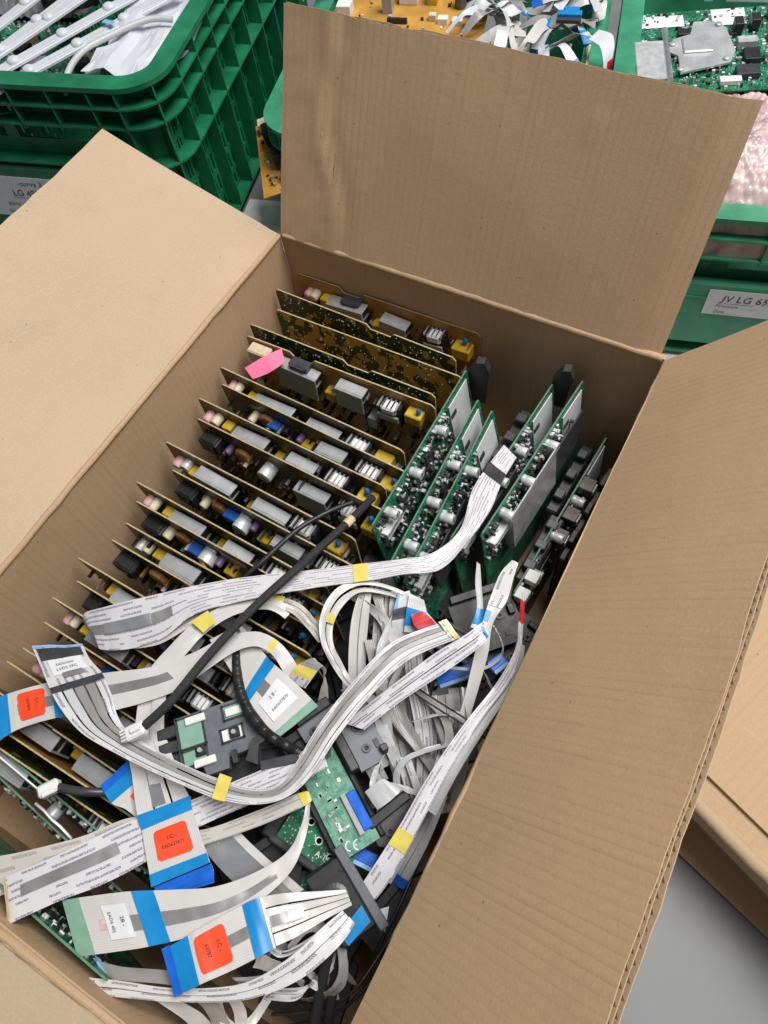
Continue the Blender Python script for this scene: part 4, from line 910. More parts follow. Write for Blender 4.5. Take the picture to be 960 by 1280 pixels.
# ribbons dropping into the well: each is its own cable
WELL = [([((0.2690, -0.3058, 0.1720), (0.2783, -0.2995, 0.1720)),
   ((0.2735, -0.3293, 0.1650), (0.2860, -0.3205, 0.1650)),
   ((0.2865, -0.3611, 0.1500), (0.2986, -0.3516, 0.1500)),
   ((0.3081, -0.3980, 0.1300), (0.3201, -0.3886, 0.1300)),
   ((0.3419, -0.4206, 0.1100), (0.3509, -0.4085, 0.1100))], 'ribbon', 'vertical ribbon dropping into the well, leftmost under the loop'),
 ([((0.2816, -0.3002, 0.1700), (0.2908, -0.2939, 0.1700)),
   ((0.2935, -0.3292, 0.1600), (0.3044, -0.3204, 0.1600)),
   ((0.3092, -0.3633, 0.1450), (0.3225, -0.3533, 0.1450)),
   ((0.3410, -0.4019, 0.1250), (0.3546, -0.3902, 0.1250)),
   ((0.3720, -0.4333, 0.1100), (0.3808, -0.4215, 0.1100))], 'ribbon_cream', 'cream printed ribbon dropping into the well, under the loop'),
 ([((0.2927, -0.2936, 0.1750), (0.3064, -0.2900, 0.1750)),
   ((0.3021, -0.3151, 0.1660), (0.3181, -0.3045, 0.1660)),
   ((0.3207, -0.3434, 0.1500), (0.3345, -0.3346, 0.1500)),
   ((0.3444, -0.3789, 0.1300), (0.3575, -0.3690, 0.1300)),
   ((0.3728, -0.4260, 0.1120), (0.3840, -0.4158, 0.1120))], 'ribbon', 'ribbon with blue band dropping into the well beside the red tab'),
 ([((0.3209, -0.3224, 0.1580), (0.3317, -0.3137, 0.1580)),
   ((0.3368, -0.3504, 0.1500), (0.3499, -0.3406, 0.1500)),
   ((0.3630, -0.3848, 0.1340), (0.3753, -0.3710, 0.1340)),
   ((0.3819, -0.4223, 0.1200), (0.3946, -0.4113, 0.1200))], 'ribbon_text_tight', 'printed ribbon dropping straight down in the well'),
 ([((0.3193, -0.3602, 0.1520), (0.3275, -0.3528, 0.1520)),
   ((0.3412, -0.3845, 0.1460), (0.3486, -0.3732, 0.1460)),
   ((0.3695, -0.3967, 0.1380), (0.3718, -0.3869, 0.1380)),
   ((0.3928, -0.4072, 0.1280), (0.3937, -0.3989, 0.1280))], 'ribbon_grey', 'grey ribbon crossing diagonally down the well'),
 ([((0.3564, -0.3469, 0.1200), (0.3724, -0.3354, 0.1200)),
   ((0.3671, -0.3711, 0.1160), (0.3877, -0.3572, 0.1160)),
   ((0.3815, -0.3995, 0.1100), (0.4000, -0.3852, 0.1100)),
   ((0.4005, -0.4312, 0.1040), (0.4151, -0.4191, 0.1040))], 'ribbon', 'wide ribbon deep in the well beside the blue plug'),
 ([((0.3663, -0.3327, 0.1160), (0.3843, -0.3217, 0.1160)),
   ((0.3849, -0.3608, 0.1120), (0.3982, -0.3507, 0.1120)),
   ((0.3966, -0.3907, 0.1060), (0.4092, -0.3796, 0.1060)),
   ((0.4034, -0.4224, 0.1020), (0.4158, -0.4115, 0.1020))], 'ribbon_cool', 'deep ribbon in the well nearest the right wall'),
 ([((0.2913, -0.3772, 0.1600), (0.3037, -0.3692, 0.1600)),
   ((0.3039, -0.3983, 0.1520), (0.3156, -0.3892, 0.1520)),
   ((0.3201, -0.4161, 0.1400), (0.3312, -0.4059, 0.1400)),
   ((0.3474, -0.4338, 0.1200), (0.3567, -0.4231, 0.1200))], 'ribbon_cool', 'pale ribbon dropping behind the black bracket'),
 ([((0.3589, -0.4098, 0.1400), (0.3657, -0.4005, 0.1400)),
   ((0.3740, -0.4251, 0.1340), (0.3817, -0.4148, 0.1340)),
   ((0.3862, -0.4411, 0.1240), (0.3964, -0.4302, 0.1240))], 'ribbon_text_tight', 'short printed ribbon piece low in the well'),
 ([((0.3796, -0.3591, 0.1250), (0.3886, -0.3468, 0.1250)),
   ((0.3896, -0.4210, 0.1400), (0.4005, -0.4117, 0.1400)),
   ((0.3883, -0.4423, 0.1450), (0.4007, -0.4420, 0.1450)),
   ((0.3876, -0.4696, 0.1450), (0.3998, -0.4717, 0.1450)),
   ((0.3885, -0.4900, 0.1400), (0.3981, -0.4897, 0.1400))], 'ribbon_text_tight', 'greyish printed ribbon running beside the right wall'),
 ([((0.3966, -0.4138, 0.1400), (0.4079, -0.4152, 0.1400)),
   ((0.3975, -0.4472, 0.1400), (0.4099, -0.4469, 0.1400)),
   ((0.3944, -0.4705, 0.1380), (0.4093, -0.4724, 0.1380)),
   ((0.3940, -0.4892, 0.1300), (0.4074, -0.4893, 0.1300))], 'ribbon_cool', 'crumpled ribbon with dark blue tab near the right wall'),
 ([((0.3588, -0.4486, 0.1200), (0.3732, -0.4339, 0.1200)),
   ((0.3700, -0.4623, 0.1120), (0.3844, -0.4477, 0.1120)),
   ((0.3891, -0.4848, 0.1050), (0.3999, -0.4722, 0.1050))], 'ribbon_grey', 'grey ribbon end under the green wireless board')]

for k, (st, mt, lab) in enumerate(WELL):
    pt = [('blue_band', BT, .9, 1.5, 0, 1)] if 'blue band' in lab else ([('blue_tab', 'blue_tab', 2.5, 3, 0, 1)] if 'dark blue tab' in lab else [])
    cable(lab, st, mt, pt, 2 + k % 2, .004, seed=40 + k, group='ribbons dropping into the well on the right')
cable('short black and blue banded ribbon end under the loop', [((0.3010, -0.2940, 0.1780), (0.3082, -0.2871, 0.1780)),
   ((0.3038, -0.3079, 0.1760), (0.3162, -0.2968, 0.1760)),
   ((0.3089, -0.3212, 0.1700), (0.3211, -0.3126, 0.1700)),
   ((0.3186, -0.3322, 0.1600), (0.3293, -0.3235, 0.1600))], 'ribbon_cool', [('black_band', 'charcoal', 1.0, 1.6, 0, 1), ('blue_edge', BT, 0, 1, 0, .2)])
cable('ribbon end with blue tape beside the red tab', [((0.3100, -0.2904, 0.1800), (0.3236, -0.2900, 0.1800)),
   ((0.3146, -0.3049, 0.1780), (0.3321, -0.3008, 0.1780)),
   ((0.3200, -0.3202, 0.1720), (0.3356, -0.3139, 0.1720))], 'ribbon_cool', [('blue_band', BT, .8, 1.6, 0, 1)])
cable('red tabbed ribbon end just below the green boards', [((0.3206, -0.3071, 0.1830), (0.3276, -0.3004, 0.1830)),
   ((0.3273, -0.3142, 0.1820), (0.3377, -0.3027, 0.1820)),
   ((0.3367, -0.3155, 0.1780), (0.3466, -0.3059, 0.1780))], 'red', group='red tabs')
cable('printed ribbon running up right beneath the grey bundle to blue tips', [((0.3141, -0.4089, 0.1760), (0.3312, -0.4055, 0.1760)),
   ((0.3303, -0.3746, 0.1800), (0.3468, -0.3731, 0.1800)),
   ((0.3519, -0.3303, 0.1840), (0.3694, -0.3338, 0.1840)),
   ((0.3693, -0.3019, 0.1860), (0.3830, -0.3068, 0.1860)),
   ((0.3762, -0.2862, 0.1840), (0.3857, -0.2943, 0.1840))], 'ribbon_text', [('blue_tip', BT, 3.6, 3.8, .2, 1)], 2, .002, seed=66)
cable('narrow printed ribbon hanging from the green boards past the wall corner', [((0.3719, -0.2170, 0.1650), (0.3781, -0.2174, 0.1650)),
   ((0.3687, -0.2337, 0.1680), (0.3803, -0.2329, 0.1680)),
   ((0.3704, -0.2570, 0.1700), (0.3841, -0.2549, 0.1700)),
   ((0.3738, -0.2802, 0.1700), (0.3824, -0.2797, 0.1700)),
   ((0.3790, -0.3064, 0.1640), (0.3892, -0.3034, 0.1640)),
   ((0.3857, -0.3382, 0.1540), (0.3944, -0.3351, 0.1540)),
   ((0.3900, -0.3646, 0.1460), (0.3974, -0.3592, 0.1460))], 'ribbon', [('print', 'ribbon_text_tight', .6, 2.4, 0, 1), ('blue_edge', BT, 2.6, 3.0, 0, .5)])
cable('thin white ribbon with blue end left of the printed one by the green boards', [((0.3443, -0.2300, 0.1600), (0.3481, -0.2315, 0.1600)),
   ((0.3529, -0.2515, 0.1640), (0.3584, -0.2504, 0.1640)),
   ((0.3639, -0.2716, 0.1660), (0.3693, -0.2704, 0.1660)),
   ((0.3665, -0.2894, 0.1660), (0.3760, -0.2877, 0.1660))], 'ribbon_cool', [('blue_tip', BT, 2.0, 2.7, 0, 1)])
cable('long straight ribbon with yellow band along the right wall', [((0.3910, -0.2388, 0.1600), (0.3946, -0.2403, 0.1600)),
   ((0.4013, -0.2709, 0.1720), (0.4059, -0.2716, 0.1720)),
   ((0.4086, -0.2952, 0.1820), (0.4135, -0.2971, 0.1820)),
   ((0.4068, -0.3299, 0.1880), (0.4156, -0.3225, 0.1880)),
   ((0.3979, -0.3734, 0.1900), (0.4086, -0.3611, 0.1900)),
   ((0.3917, -0.4154, 0.1880), (0.4036, -0.4077, 0.1880)),
   ((0.3888, -0.4529, 0.1840), (0.4017, -0.4526, 0.1840)),
   ((0.3842, -0.4877, 0.1780), (0.3992, -0.4876, 0.1780)),
   ((0.3815, -0.5042, 0.1720), (0.3956, -0.5033, 0.1720))], 'ribbon_text', [('yellow_band', 'yellow_tape', 6.05, 6.4, 0, 1), ('red_stripe', 'red', .3, .9, 0, 1)])
cable('second ribbon lying just under the long straight one', [((0.4057, -0.2840, 0.1720), (0.4136, -0.2860, 0.1720)),
   ((0.4118, -0.3206, 0.1800), (0.4207, -0.3160, 0.1800)),
   ((0.4074, -0.3638, 0.1820), (0.4150, -0.3571, 0.1820)),
   ((0.4014, -0.4063, 0.1800), (0.4098, -0.4018, 0.1800)),
   ((0.3978, -0.4338, 0.1720), (0.4081, -0.4345, 0.1720))], 'ribbon_cool')
cable('thin curved ribbon edge arching right of the printed ribbons', [((0.3783, -0.2771, 0.1680), (0.3801, -0.2778, 0.1680)),
   ((0.3886, -0.2836, 0.1680), (0.3909, -0.2855, 0.1680)),
   ((0.3969, -0.2918, 0.1640), (0.3986, -0.2924, 0.1640)),
   ((0.3968, -0.3005, 0.1580), (0.3991, -0.3023, 0.1580)),
   ((0.3868, -0.3129, 0.1520), (0.3891, -0.3147, 0.1520)),
   ((0.3598, -0.3246, 0.1500), (0.3611, -0.3271, 0.1500))], 'ribbon_cool')
cable('white ribbon plugged into the blue connector of the wireless board', [((0.3542, -0.4454, 0.1780), (0.3686, -0.4515, 0.1780)),
   ((0.3577, -0.4388, 0.1810), (0.3732, -0.4444, 0.1810)),
   ((0.3621, -0.4315, 0.1820), (0.3774, -0.4347, 0.1820)),
   ((0.3689, -0.4298, 0.1780), (0.3780, -0.4313, 0.1780)),
   ((0.3800, -0.4262, 0.1680), (0.3842, -0.4291, 0.1680)),
   ((0.3915, -0.4234, 0.1550), (0.3931, -0.4265, 0.1550))], 'ribbon_cool')
# black cables
K = cord('braided_cable', 'thick black braided cable lying diagonally over the ribbons with a white plug', [(0.2345, -0.2209, 0.1760),
   (0.2317, -0.2569, 0.1880),
   (0.2216, -0.3123, 0.2000),
   (0.2081, -0.3645, 0.2040),
   (0.1984, -0.4164, 0.2060),
   (0.1946, -0.4601, 0.2090),
   (0.1874, -0.4864, 0.2090)], .0037, 'braid')
o = K
mb = MB(); mb.box((0, 0, 0), (.016, .011, .008), .0015)
for k in range(4): mb.box((.009, -.0036 + k * .0024, .001), (.004, .0012, .006))
mb.box((-.002, 0, .005), (.008, .004, .003), .0006)
p = part('white_plug', mb, 'white_plastic', o); fp = frame((0.1836, -0.4922, 0.2080), (0.1752, -0.5029, 0.2060)); fp.translation = fp.translation - Vector(o.location); p.matrix_basis = fp
p = cord('tape_band', '', [(0.2322, -0.2524, 0.1868),
   (0.2312, -0.2615, 0.1893)], .0041, 'tan_tape', parent=o)
cord('ribbed_cable', 'black corrugated sleeve cable curving past the centre label', [(0.1976, -0.3853, 0.1780),
   (0.2119, -0.4079, 0.1840),
   (0.2309, -0.4271, 0.1920),
   (0.2517, -0.4394, 0.1970),
   (0.2737, -0.4458, 0.1960),
   (0.2963, -0.4455, 0.1880),
   (0.3126, -0.4478, 0.1760)], .0040, 'black_plastic', ribs=520)
cord('black_cable', 'thin black cable emerging between the power boards', [(0.2153, -0.2290, 0.1650),
   (0.2031, -0.2506, 0.1720),
   (0.1886, -0.2797, 0.1750),
   (0.1775, -0.3191, 0.1750),
   (0.1694, -0.3408, 0.1720)], .0024, 'black_plastic')
cord('black_cable', 'black cable curving down into the well beside the ribbons', [(0.3621, -0.3141, 0.1500),
   (0.3549, -0.3395, 0.1400),
   (0.3635, -0.3688, 0.1300),
   (0.3823, -0.4004, 0.1180),
   (0.3974, -0.4254, 0.1000)], .0030, 'black_plastic')
for k, (lab, pts) in enumerate([('upper thin black wire crossing the well', [(0.3323, -0.3522, 0.1580),
   (0.3634, -0.3548, 0.1560),
   (0.3974, -0.3578, 0.1580),
   (0.4214, -0.3561, 0.1500)]), ('lower thin black wire crossing the well', [(0.3328, -0.3562, 0.1570),
   (0.3643, -0.3597, 0.1540),
   (0.3960, -0.3623, 0.1560),
   (0.4189, -0.3626, 0.1480)])]):
    cord('thin_wire', lab, pts, .0008, 'black_plastic', 'wire')
cord('black_cable', 'left of two flat dark cables dropping at the bottom of the carton', [(0.3753, -0.5213, 0.1700),
   (0.3794, -0.5383, 0.1660),
   (0.3849, -0.5631, 0.1580),
   (0.3946, -0.5963, 0.1450),
   (0.4017, -0.6138, 0.1400)], .0038, 'braid')
cord('black_cable', 'right of two flat dark cables dropping at the bottom of the carton', [(0.3857, -0.5237, 0.1600),
   (0.3892, -0.5444, 0.1560),
   (0.3949, -0.5691, 0.1500),
   (0.4043, -0.5972, 0.1380),
   (0.4111, -0.6154, 0.1300)], .0036, 'braid')
K2 = cord('black_cable', 'short black lead with a white plug lying on the left power boards', [(0.1420, -0.5561, 0.1820),
   (0.1560, -0.5516, 0.1840),
   (0.1676, -0.5465, 0.1830),
   (0.1776, -0.5404, 0.1780)], .0034, 'charcoal')
mb = MB(); mb.box((0, 0, 0), (.017, .010, .009), .0018); mb.box((0, .004, .004), (.010, .004, .004), .0008)
p = part('white_plug', mb, 'white_plastic', K2); fp = frame((0.1371, -0.5601, 0.1820), (0.1311, -0.5686, 0.1820)); fp.translation = fp.translation - Vector(K2.location); p.matrix_basis = fp
for k, (lab, pts) in enumerate([('coppery twisted wires in the left side of the gap', [(0.1106, -0.3397, 0.1500),
   (0.1267, -0.3463, 0.1500),
   (0.1402, -0.3444, 0.1450)]), ('curved black wire loop at the bottom right of the carton', [(0.4169, -0.4889, 0.1200),
   (0.4115, -0.5386, 0.1400),
   (0.4064, -0.5631, 0.1450),
   (0.3914, -0.5841, 0.1400),
   (0.3615, -0.6055, 0.1300)]), ('second curved black wire loop at the bottom right', [(0.4273, -0.4831, 0.1100),
   (0.4180, -0.5337, 0.1250),
   (0.4114, -0.5619, 0.1300),
   (0.3979, -0.5870, 0.1300),
   (0.3695, -0.6111, 0.1200)]), ('black lead down the deep right side', [(0.4014, -0.4033, 0.1100),
   (0.4068, -0.4562, 0.1200),
   (0.4093, -0.4993, 0.1300),
   (0.4085, -0.5352, 0.1300)])]):
    cord('thin_wire', lab, pts, .0012 if k else .0016, 'black_plastic' if k else 'copper', 'wire')
# pink tape strip stuck on a power board
pk = cable('bright pink tape strip hanging on the fifth power board', [((0.0577, -0.1048, 0.1740), (0.0677, -0.1156, 0.1700)),
   ((0.0536, -0.1133, 0.1760), (0.0645, -0.1264, 0.1700)),
   ((0.0458, -0.1263, 0.1760), (0.0570, -0.1374, 0.1680)),
   ((0.0345, -0.1419, 0.1720), (0.0466, -0.1474, 0.1660))], 'pink_tape', group='pink tape'); pk.name = 'pink_tape'; pk['category'] = 'tape'

# thin loose strips tangled over the well
rn = random.Random(23)
TA = [(0.2640, -0.3116, 0.1700),
   (0.2822, -0.3008, 0.1720),
   (0.3069, -0.3030, 0.1720),
   (0.3358, -0.3155, 0.1600),
   (0.2945, -0.3367, 0.1600),
   (0.2972, -0.3831, 0.1650),
   (0.3320, -0.3529, 0.1500),
   (0.3636, -0.3563, 0.1400),
   (0.3238, -0.3799, 0.1500),
   (0.3824, -0.3343, 0.1500),
   (0.3854, -0.3098, 0.1500),
   (0.3899, -0.3791, 0.1400),
   (0.3847, -0.5128, 0.1500),
   (0.3782, -0.5336, 0.1600),
   (0.3569, -0.5618, 0.1680),
   (0.3405, -0.5762, 0.1720),
   (0.4018, -0.5211, 0.1400),
   (0.3845, -0.5695, 0.1500),
   (0.3584, -0.5888, 0.1580),
   (0.3039, -0.5457, 0.1660),
   (0.3483, -0.4103, 0.1500),
   (0.3593, -0.3759, 0.1500)]
TB = [(0.3094, -0.3771, 0.1400),
   (0.3383, -0.3821, 0.1300),
   (0.3618, -0.3908, 0.1250),
   (0.3878, -0.3979, 0.1200),
   (0.3688, -0.4258, 0.1200),
   (0.3511, -0.4192, 0.1300),
   (0.3871, -0.4258, 0.1150),
   (0.4070, -0.4144, 0.1100),
   (0.3627, -0.4130, 0.1300),
   (0.4046, -0.4094, 0.1150),
   (0.3996, -0.3844, 0.1200),
   (0.4015, -0.4459, 0.1200),
   (0.3976, -0.5752, 0.1300),
   (0.3784, -0.5849, 0.1400),
   (0.3871, -0.5516, 0.1500),
   (0.3746, -0.5751, 0.1500),
   (0.4022, -0.5625, 0.1200),
   (0.3563, -0.6039, 0.1400),
   (0.3240, -0.6080, 0.1600),
   (0.3450, -0.5463, 0.1600),
   (0.3908, -0.4387, 0.1250),
   (0.3970, -0.3938, 0.1250)]
for k, (a, b_) in enumerate(zip(TA, TB)):
    a, b_ = Vector(a), Vector(b_); d = (b_ - a); sd = Vector((0, 0, 1)).cross(d).normalized(); st = []; bow = rn.uniform(-.035, .035); wd = rn.uniform(.0025, .0055); tw0 = rn.uniform(-1.2, 1.2); tw1 = rn.uniform(-1.2, 1.2)
    for q in range(7):
        f = q / 6; p = a.lerp(b_, f) + sd * bow * math.sin(math.pi * f) + Vector((0, 0, .012 * math.sin(math.pi * f))); tw = tw0 + (tw1 - tw0) * f
        e = (sd * math.cos(tw) + Vector((0, 0, 1)) * math.sin(tw)) * wd; st.append((tuple(p - e), tuple(p + e)))
    cable('thin %s strip in the tangle %s, %s of the tangle' % (('white', 'grey', 'pale')[k % 3], 'over the right well' if not 12 <= k <= 19 else 'below the front ribbons', ORD[k + 1]), st, ('ribbon', 'ribbon_grey', 'ribbon_cool')[k % 3], seed=70 + k, group='thin ribbon strips tangled in the carton')


# ------------------------------------------------------------------ plastic modules on top of the cables
# grey button bracket with white windows
F = frame((0.1873, -0.4799, 0.1810), (0.2417, -0.4226, 0.1810))
t = thing('button_bracket', 'grey plastic button bracket with pale cut-out windows, left of the label ribbon', 'bracket', mw=F)
mb = MB()
Lx, Ly = (Vector((0.2417, -0.4226, 0.1810)) - Vector((0.1873, -0.4799, 0.1810))).length, 0.046
mb.prism([(0.012, 0), (Lx, 0), (Lx + .004, -.012), (Lx + .012, -.034), (Lx + .010, -.040), (Lx - .030, -.042), (Lx - .032, -.050), (.030, -.050), (.028, -.042), (.012, -.040)], 0, .007, 'z'); part('plate', mb, 'grey_plastic', t)
mb = MB(); mb.box((.004, -.008, .003), (.016, .009, .006), .0008); mb.box((.004, -.020, .003), (.016, .009, .006), .0008); mb.box((.008, -.029, .000), (.010, .007, .006), .0008); part('side_clip', mb, 'charcoal', t)
for nm, c, d, m in [('window', (.024, -.014, .0075), (.020, .024, .0014), 'green_tape'), ('window', (.024, -.034, .0075), (.019, .012, .0014), 'green_tape'), ('window', (.066, -.009, .0075), (.030, .011, .0014), 'green_tape'), ('window', (.055, -.026, .0075), (.017, .010, .0014), 'white_plastic')]:
    mb = MB(); mb.box(c, d); wdw = part(nm, mb, m, t)
    mb = MB(); x, y, z = c
    for sx, sy, dx, dy in ((0, 1, d[0] + .002, .0012), (0, -1, d[0] + .002, .0012), (1, 0, .0012, d[1] + .002), (-1, 0, .0012, d[1] + .002)):
        mb.box((x + sx * d[0] / 2, y + sy * d[1] / 2, z + .0007), (dx, dy, .0022))
    part('window_frame', mb, 'charcoal', wdw)
for c, d in [((.029, -.006, .0095), (.016, .006, .003)), ((.066, -.0095, .0095), (.026, .0065, .003)), ((.031, -.040, .0095), (.017, .006, .003))]:
    mb = MB(); mb.box(c, d, .0006); part('white_connector', mb, 'white_plastic', t)
for c in [(.029, -.031, .009), (.057, -.026, .0095)]:
    mb = MB(); mb.box(c, (.008, .008, .003), .0006, 0); mb.cyl((c[0], c[1], c[2] + .001), (c[0], c[1], c[2] + .004), .0018, n=12, mat=1); part('push_button', mb, ['black_plastic', 'alu_bright'], t)
mb = MB(); mb.prism([(.062, -.050), (.070, -.036), (.084, -.034), (.088, -.038), (.074, -.042), (.070, -.056)], .006, .014, 'z'); mb.box((.092, -.048, .008), (.030, .008, .004), .0006, T=Matrix.Rotation(-.12, 4, 'Z')); mb.box((.054, -.044, .009), (.004, .010, .006)); part('latch_arm', mb, 'charcoal', t)
# dark pieces below the bracket
t = thing('black_holder', 'black plastic holder half hidden below the grey button bracket', 'holder', mw=frame((0.2426, -0.4828, 0.1700), (0.2778, -0.4552, 0.1700)))
mb = MB(); mb.box((.02, -.004, 0), (.055, .026, .010), .002); mb.box((.0, .010, .004), (.012, .012, .010), .001); part('body', mb, 'black_plastic', t)
mb = MB(); mb.box((.035, .008, .008), (.030, .006, .004), .0008); part('rail', mb, 'charcoal', t)
# wireless board with black frame
def cpoly(mb, pts, a, b_, m=0): return mb.prism(pts, a, b_, 'z', m)
P0, P1 = (0.2933, -0.4344, 0.1660), (0.3699, -0.4806, 0.1660)
F = frame(P0, P1); Lb = (Vector(P1) - Vector(P0)).length
t = thing('wireless_board', 'pale green wireless board in a black frame with blue connector, below the grey bundle', 'circuit board', mw=F)
mb = MB(); mb.box((Lb / 2, 0, 0), (Lb, .032, .0016)); part('pcb', mb, 'pcb_pale', t)
mb = MB()
mb.box((Lb / 2, -.0185, -.002), (Lb + .012, .004, .008), .001); mb.box((-.006, 0, -.002), (.010, .038, .009), .001); mb.box((Lb / 2, .0185, -.003), (Lb, .004, .008), .001); mb.box((Lb / 2, 0, -.007), (Lb, .036, .003)); part('tray', mb, 'black_plastic', t)
mb = MB(); mb.box((Lb * .73, .012, .003), (.030, .008, .004), .0006); mb.box((Lb * .73, .006, .0025), (.032, .004, .003), 0, 1)
part('blue_connector', mb, ['blue_tab', 'pale_grey'], t)
o = link('small_components', smd_mesh(Lb * .9, .026, 60, 77, 'y', ['pale_grey', 'silk_white', 'green_tape'], .0008), t, (.003, .014, .0008), (math.radians(-90), 0, 0)); o['kind'] = 'stuff'
def flat_text(s, size, mat, parent, loc, rz=0.0, name='lettering', extra=None):
    vs, fs = text_geo(s); mb = MB(); hd = 0.10 if mat.startswith('ink') else 0.0   # ink lettering is hand written: slant and wobble
    mb.add([((v[0] + hd * 1.6 * v[1] + hd * noise.noise((v[0] * 1.7, v[1] * 2.0, 3))) * size, (v[1] * (1 + 2 * hd * noise.noise((v[0] * 0.9, 0, 8))) + hd * 1.3 * noise.noise((v[0] * 0.8, 0, 1))) * size, 0) for v in vs], fs)
    me = mb.mesh(name, mat); o = link(name, me, parent, loc, (0, 0, rz))
    if extra: o.rotation_euler = extra
    return o
def ce_mark(parent, x, y, z, s, rz=0.0):
    mb = MB()
    for cx, bar in ((0, False), (1.25 * s, True)):
        for k in range(10):
            a0, a1 = math.radians(95 + 17 * k), math.radians(95 + 17 * (k + 1))
            mb.add([(cx + r * math.cos(a), r * math.sin(a), 0) for a in (a0, a1) for r in (s * .62, s * .82)][:4], [(0, 1, 3, 2)])
        if bar: mb.add([(cx - .7 * s, -.08 * s, 0), (cx - .15 * s, -.08 * s, 0), (cx - .15 * s, .08 * s, 0), (cx - .7 * s, .08 * s, 0)], [(0, 1, 2, 3)])
    o = part('conformity_mark', mb, 'silk_white', parent); o.location = (x, y, z); o.rotation_euler = (0, 0, rz)
ce_mark(t, Lb * .93, -.006, .0011, .0048, math.radians(70))
# second green board in a black case
P0, P1 = (0.3070, -0.4993, 0.1580), (0.3664, -0.5028, 0.1580); F = frame(P0, P1); Lb = (Vector(P1) - Vector(P0)).length
t = thing('cased_board', 'dark green circuit board in a black case below the wireless board', 'circuit board', mw=F @ Matrix.Translation((0, .014, 0)))
mb = MB(); mb.box((Lb / 2, 0, 0), (Lb, .036, .0016)); part('pcb', mb, 'pcb_deep', t)
mb = MB(); mb.box((Lb / 2, -.021, -.001), (Lb + .008, .006, .012), .0015); mb.box((-.006, 0, -.001), (.010, .046, .012), .0015); mb.box((Lb / 2, .0205, -.001), (Lb + .008, .005, .012), .0015); mb.box((Lb / 2, 0, -.008), (Lb, .044, .003)); part('case', mb, 'charcoal', t)
for k, (x, y) in enumerate([(.022, .004), (.038, -.004), (.055, -.009), (.034, .010), (.060, .004)]):
    mb = MB(); mb.lathe([(.0030, 0), (.0030, .0003), (.0022, .0003), (.0022, 0)], (x * Lb / .075, y, .0009), 'z', 14); part('silk_ring', mb, 'silk_white', t)
flat_text('A-14', .006, 'silk_white', t, (Lb * .55, -.014, .0011), .1)
# brackets
def bracket(label, P0, P1, lx, ly, mat, seed, flip=1):
    t = thing('plastic_bracket', label, 'bracket', mw=frame(P0, P1, roll=.15 * flip))
    mb = MB(); mb.prism([(0, 0), (lx, 0), (lx, -ly * .7), (lx * .85, -ly), (lx * .2, -ly), (0, -ly * .6)], -.003, .003, 'z'); part('plate', mb, mat, t)
    for k in range(2):
        mb = MB(); mb.lathe([(.0036, 0), (.0036, .0016), (.0018, .0016), (.0018, 0)], (lx * (.3 + .4 * k), -ly * .45, .0031), 'z', 14); part('screw_boss', mb, 'charcoal', t)
    mb = MB(); mb.box((lx * .5, .004, .002), (lx * .9, .008, .012), .001); part('clip_rail', mb, 'black_plastic', t)
    for c_, d_ in (((lx * .15, -ly * .9, .003), (.006, .006, .012)), ((lx * .9, -ly * .4, .003), (.006, .010, .010))):
        mb = MB(); mb.box(c_, d_, .0008); part('clip_post', mb, 'black_plastic', t)
    for k in range(2):
        mb = MB(); mb.box((lx * (.3 + .45 * k), -ly * .8, .0036), (.007, .004, .0014)); part('slot', mb, 'black_plastic', t)
    return t
bracket('grey bracket with screw holes right of the wireless board', (0.3431, -0.4338, 0.1660), (0.3109, -0.4139, 0.1660), .046, .026, 'grey_plastic', 1)
bracket('small grey bracket beside the green tip of the centre label ribbon', (0.2851, -0.4307, 0.1800), (0.2986, -0.4040, 0.1800), .034, .020, 'grey_plastic', 2)
bracket('black bracket under the small grey bracket at the top of the wireless board', (0.2828, -0.4460, 0.1680), (0.2938, -0.4248, 0.1680), .030, .024, 'charcoal', 3)
bracket('dark clip bracket between the wireless board and the long straight ribbon', (0.3684, -0.4673, 0.1600), (0.3820, -0.4377, 0.1600), .042, .020, 'charcoal', 4)
bracket('black bracket deep under the foil ribbon', (0.2883, -0.5417, 0.1500), (0.3036, -0.5145, 0.1500), .048, .034, 'black_plastic', 5)
bracket('black bracket deep in the well below the green boards', (0.3319, -0.2640, 0.1100), (0.3649, -0.2294, 0.1100), .06, .05, 'black_plastic', 6)
bracket('second black bracket deep in the well by the right wall', (0.3759, -0.2863, 0.0900), (0.3895, -0.2263, 0.0900), .06, .05, 'black_plastic', 7)
bracket('black bracket at the bottom right of the carton', (0.3921, -0.5331, 0.1200), (0.4035, -0.4901, 0.1200), .05, .04, 'black_plastic', 8)
# black box with blue insert and a grey lid
t = thing('black_housing', 'black housing with grey bar and blue insert at the right ends of the front ribbons', 'housing', mw=frame((0.3564, -0.4980, 0.1720), (0.3899, -0.5156, 0.1660)))
mb = MB(); mb.box((.024, -.008, -.004), (.054, .030, .020), .002); part('body', mb, 'black_plastic', t)
mb = MB(); mb.box((.024, .009, .007), (.062, .007, .006), .0008); part('grey_bar', mb, 'grey_plastic', t)
mb = MB(); mb.lathe([(.010, 0), (.010, .002), (.007, .003), (.003, .0034)], (.020, -.010, .006), 'z', 18); part('speaker_cap', mb, 'charcoal', t)
mb = MB(); mb.prism([(.034, .003), (.046, .003), (.050, -.018), (.040, -.020)], .006, .0075, 'z'); part('blue_insert', mb, BT, t)
t = thing('foil_flag', 'small white triangular foil flag beside the black housing', 'label', mw=frame((0.3954, -0.5126, 0.1600), (0.4068, -0.5165, 0.1600)))
mb = MB(); mb.prism([(0, 0), (.016, -.001), (.006, .012)], 0, .0008, 'z'); part('flag', mb, 'ribbon_text', t)
t = thing('sensor_board', 'small dark green sensor board beneath the front ribbon strips', 'circuit board', mw=frame((0.3281, -0.5208, 0.1400), (0.3466, -0.5106, 0.1400)))
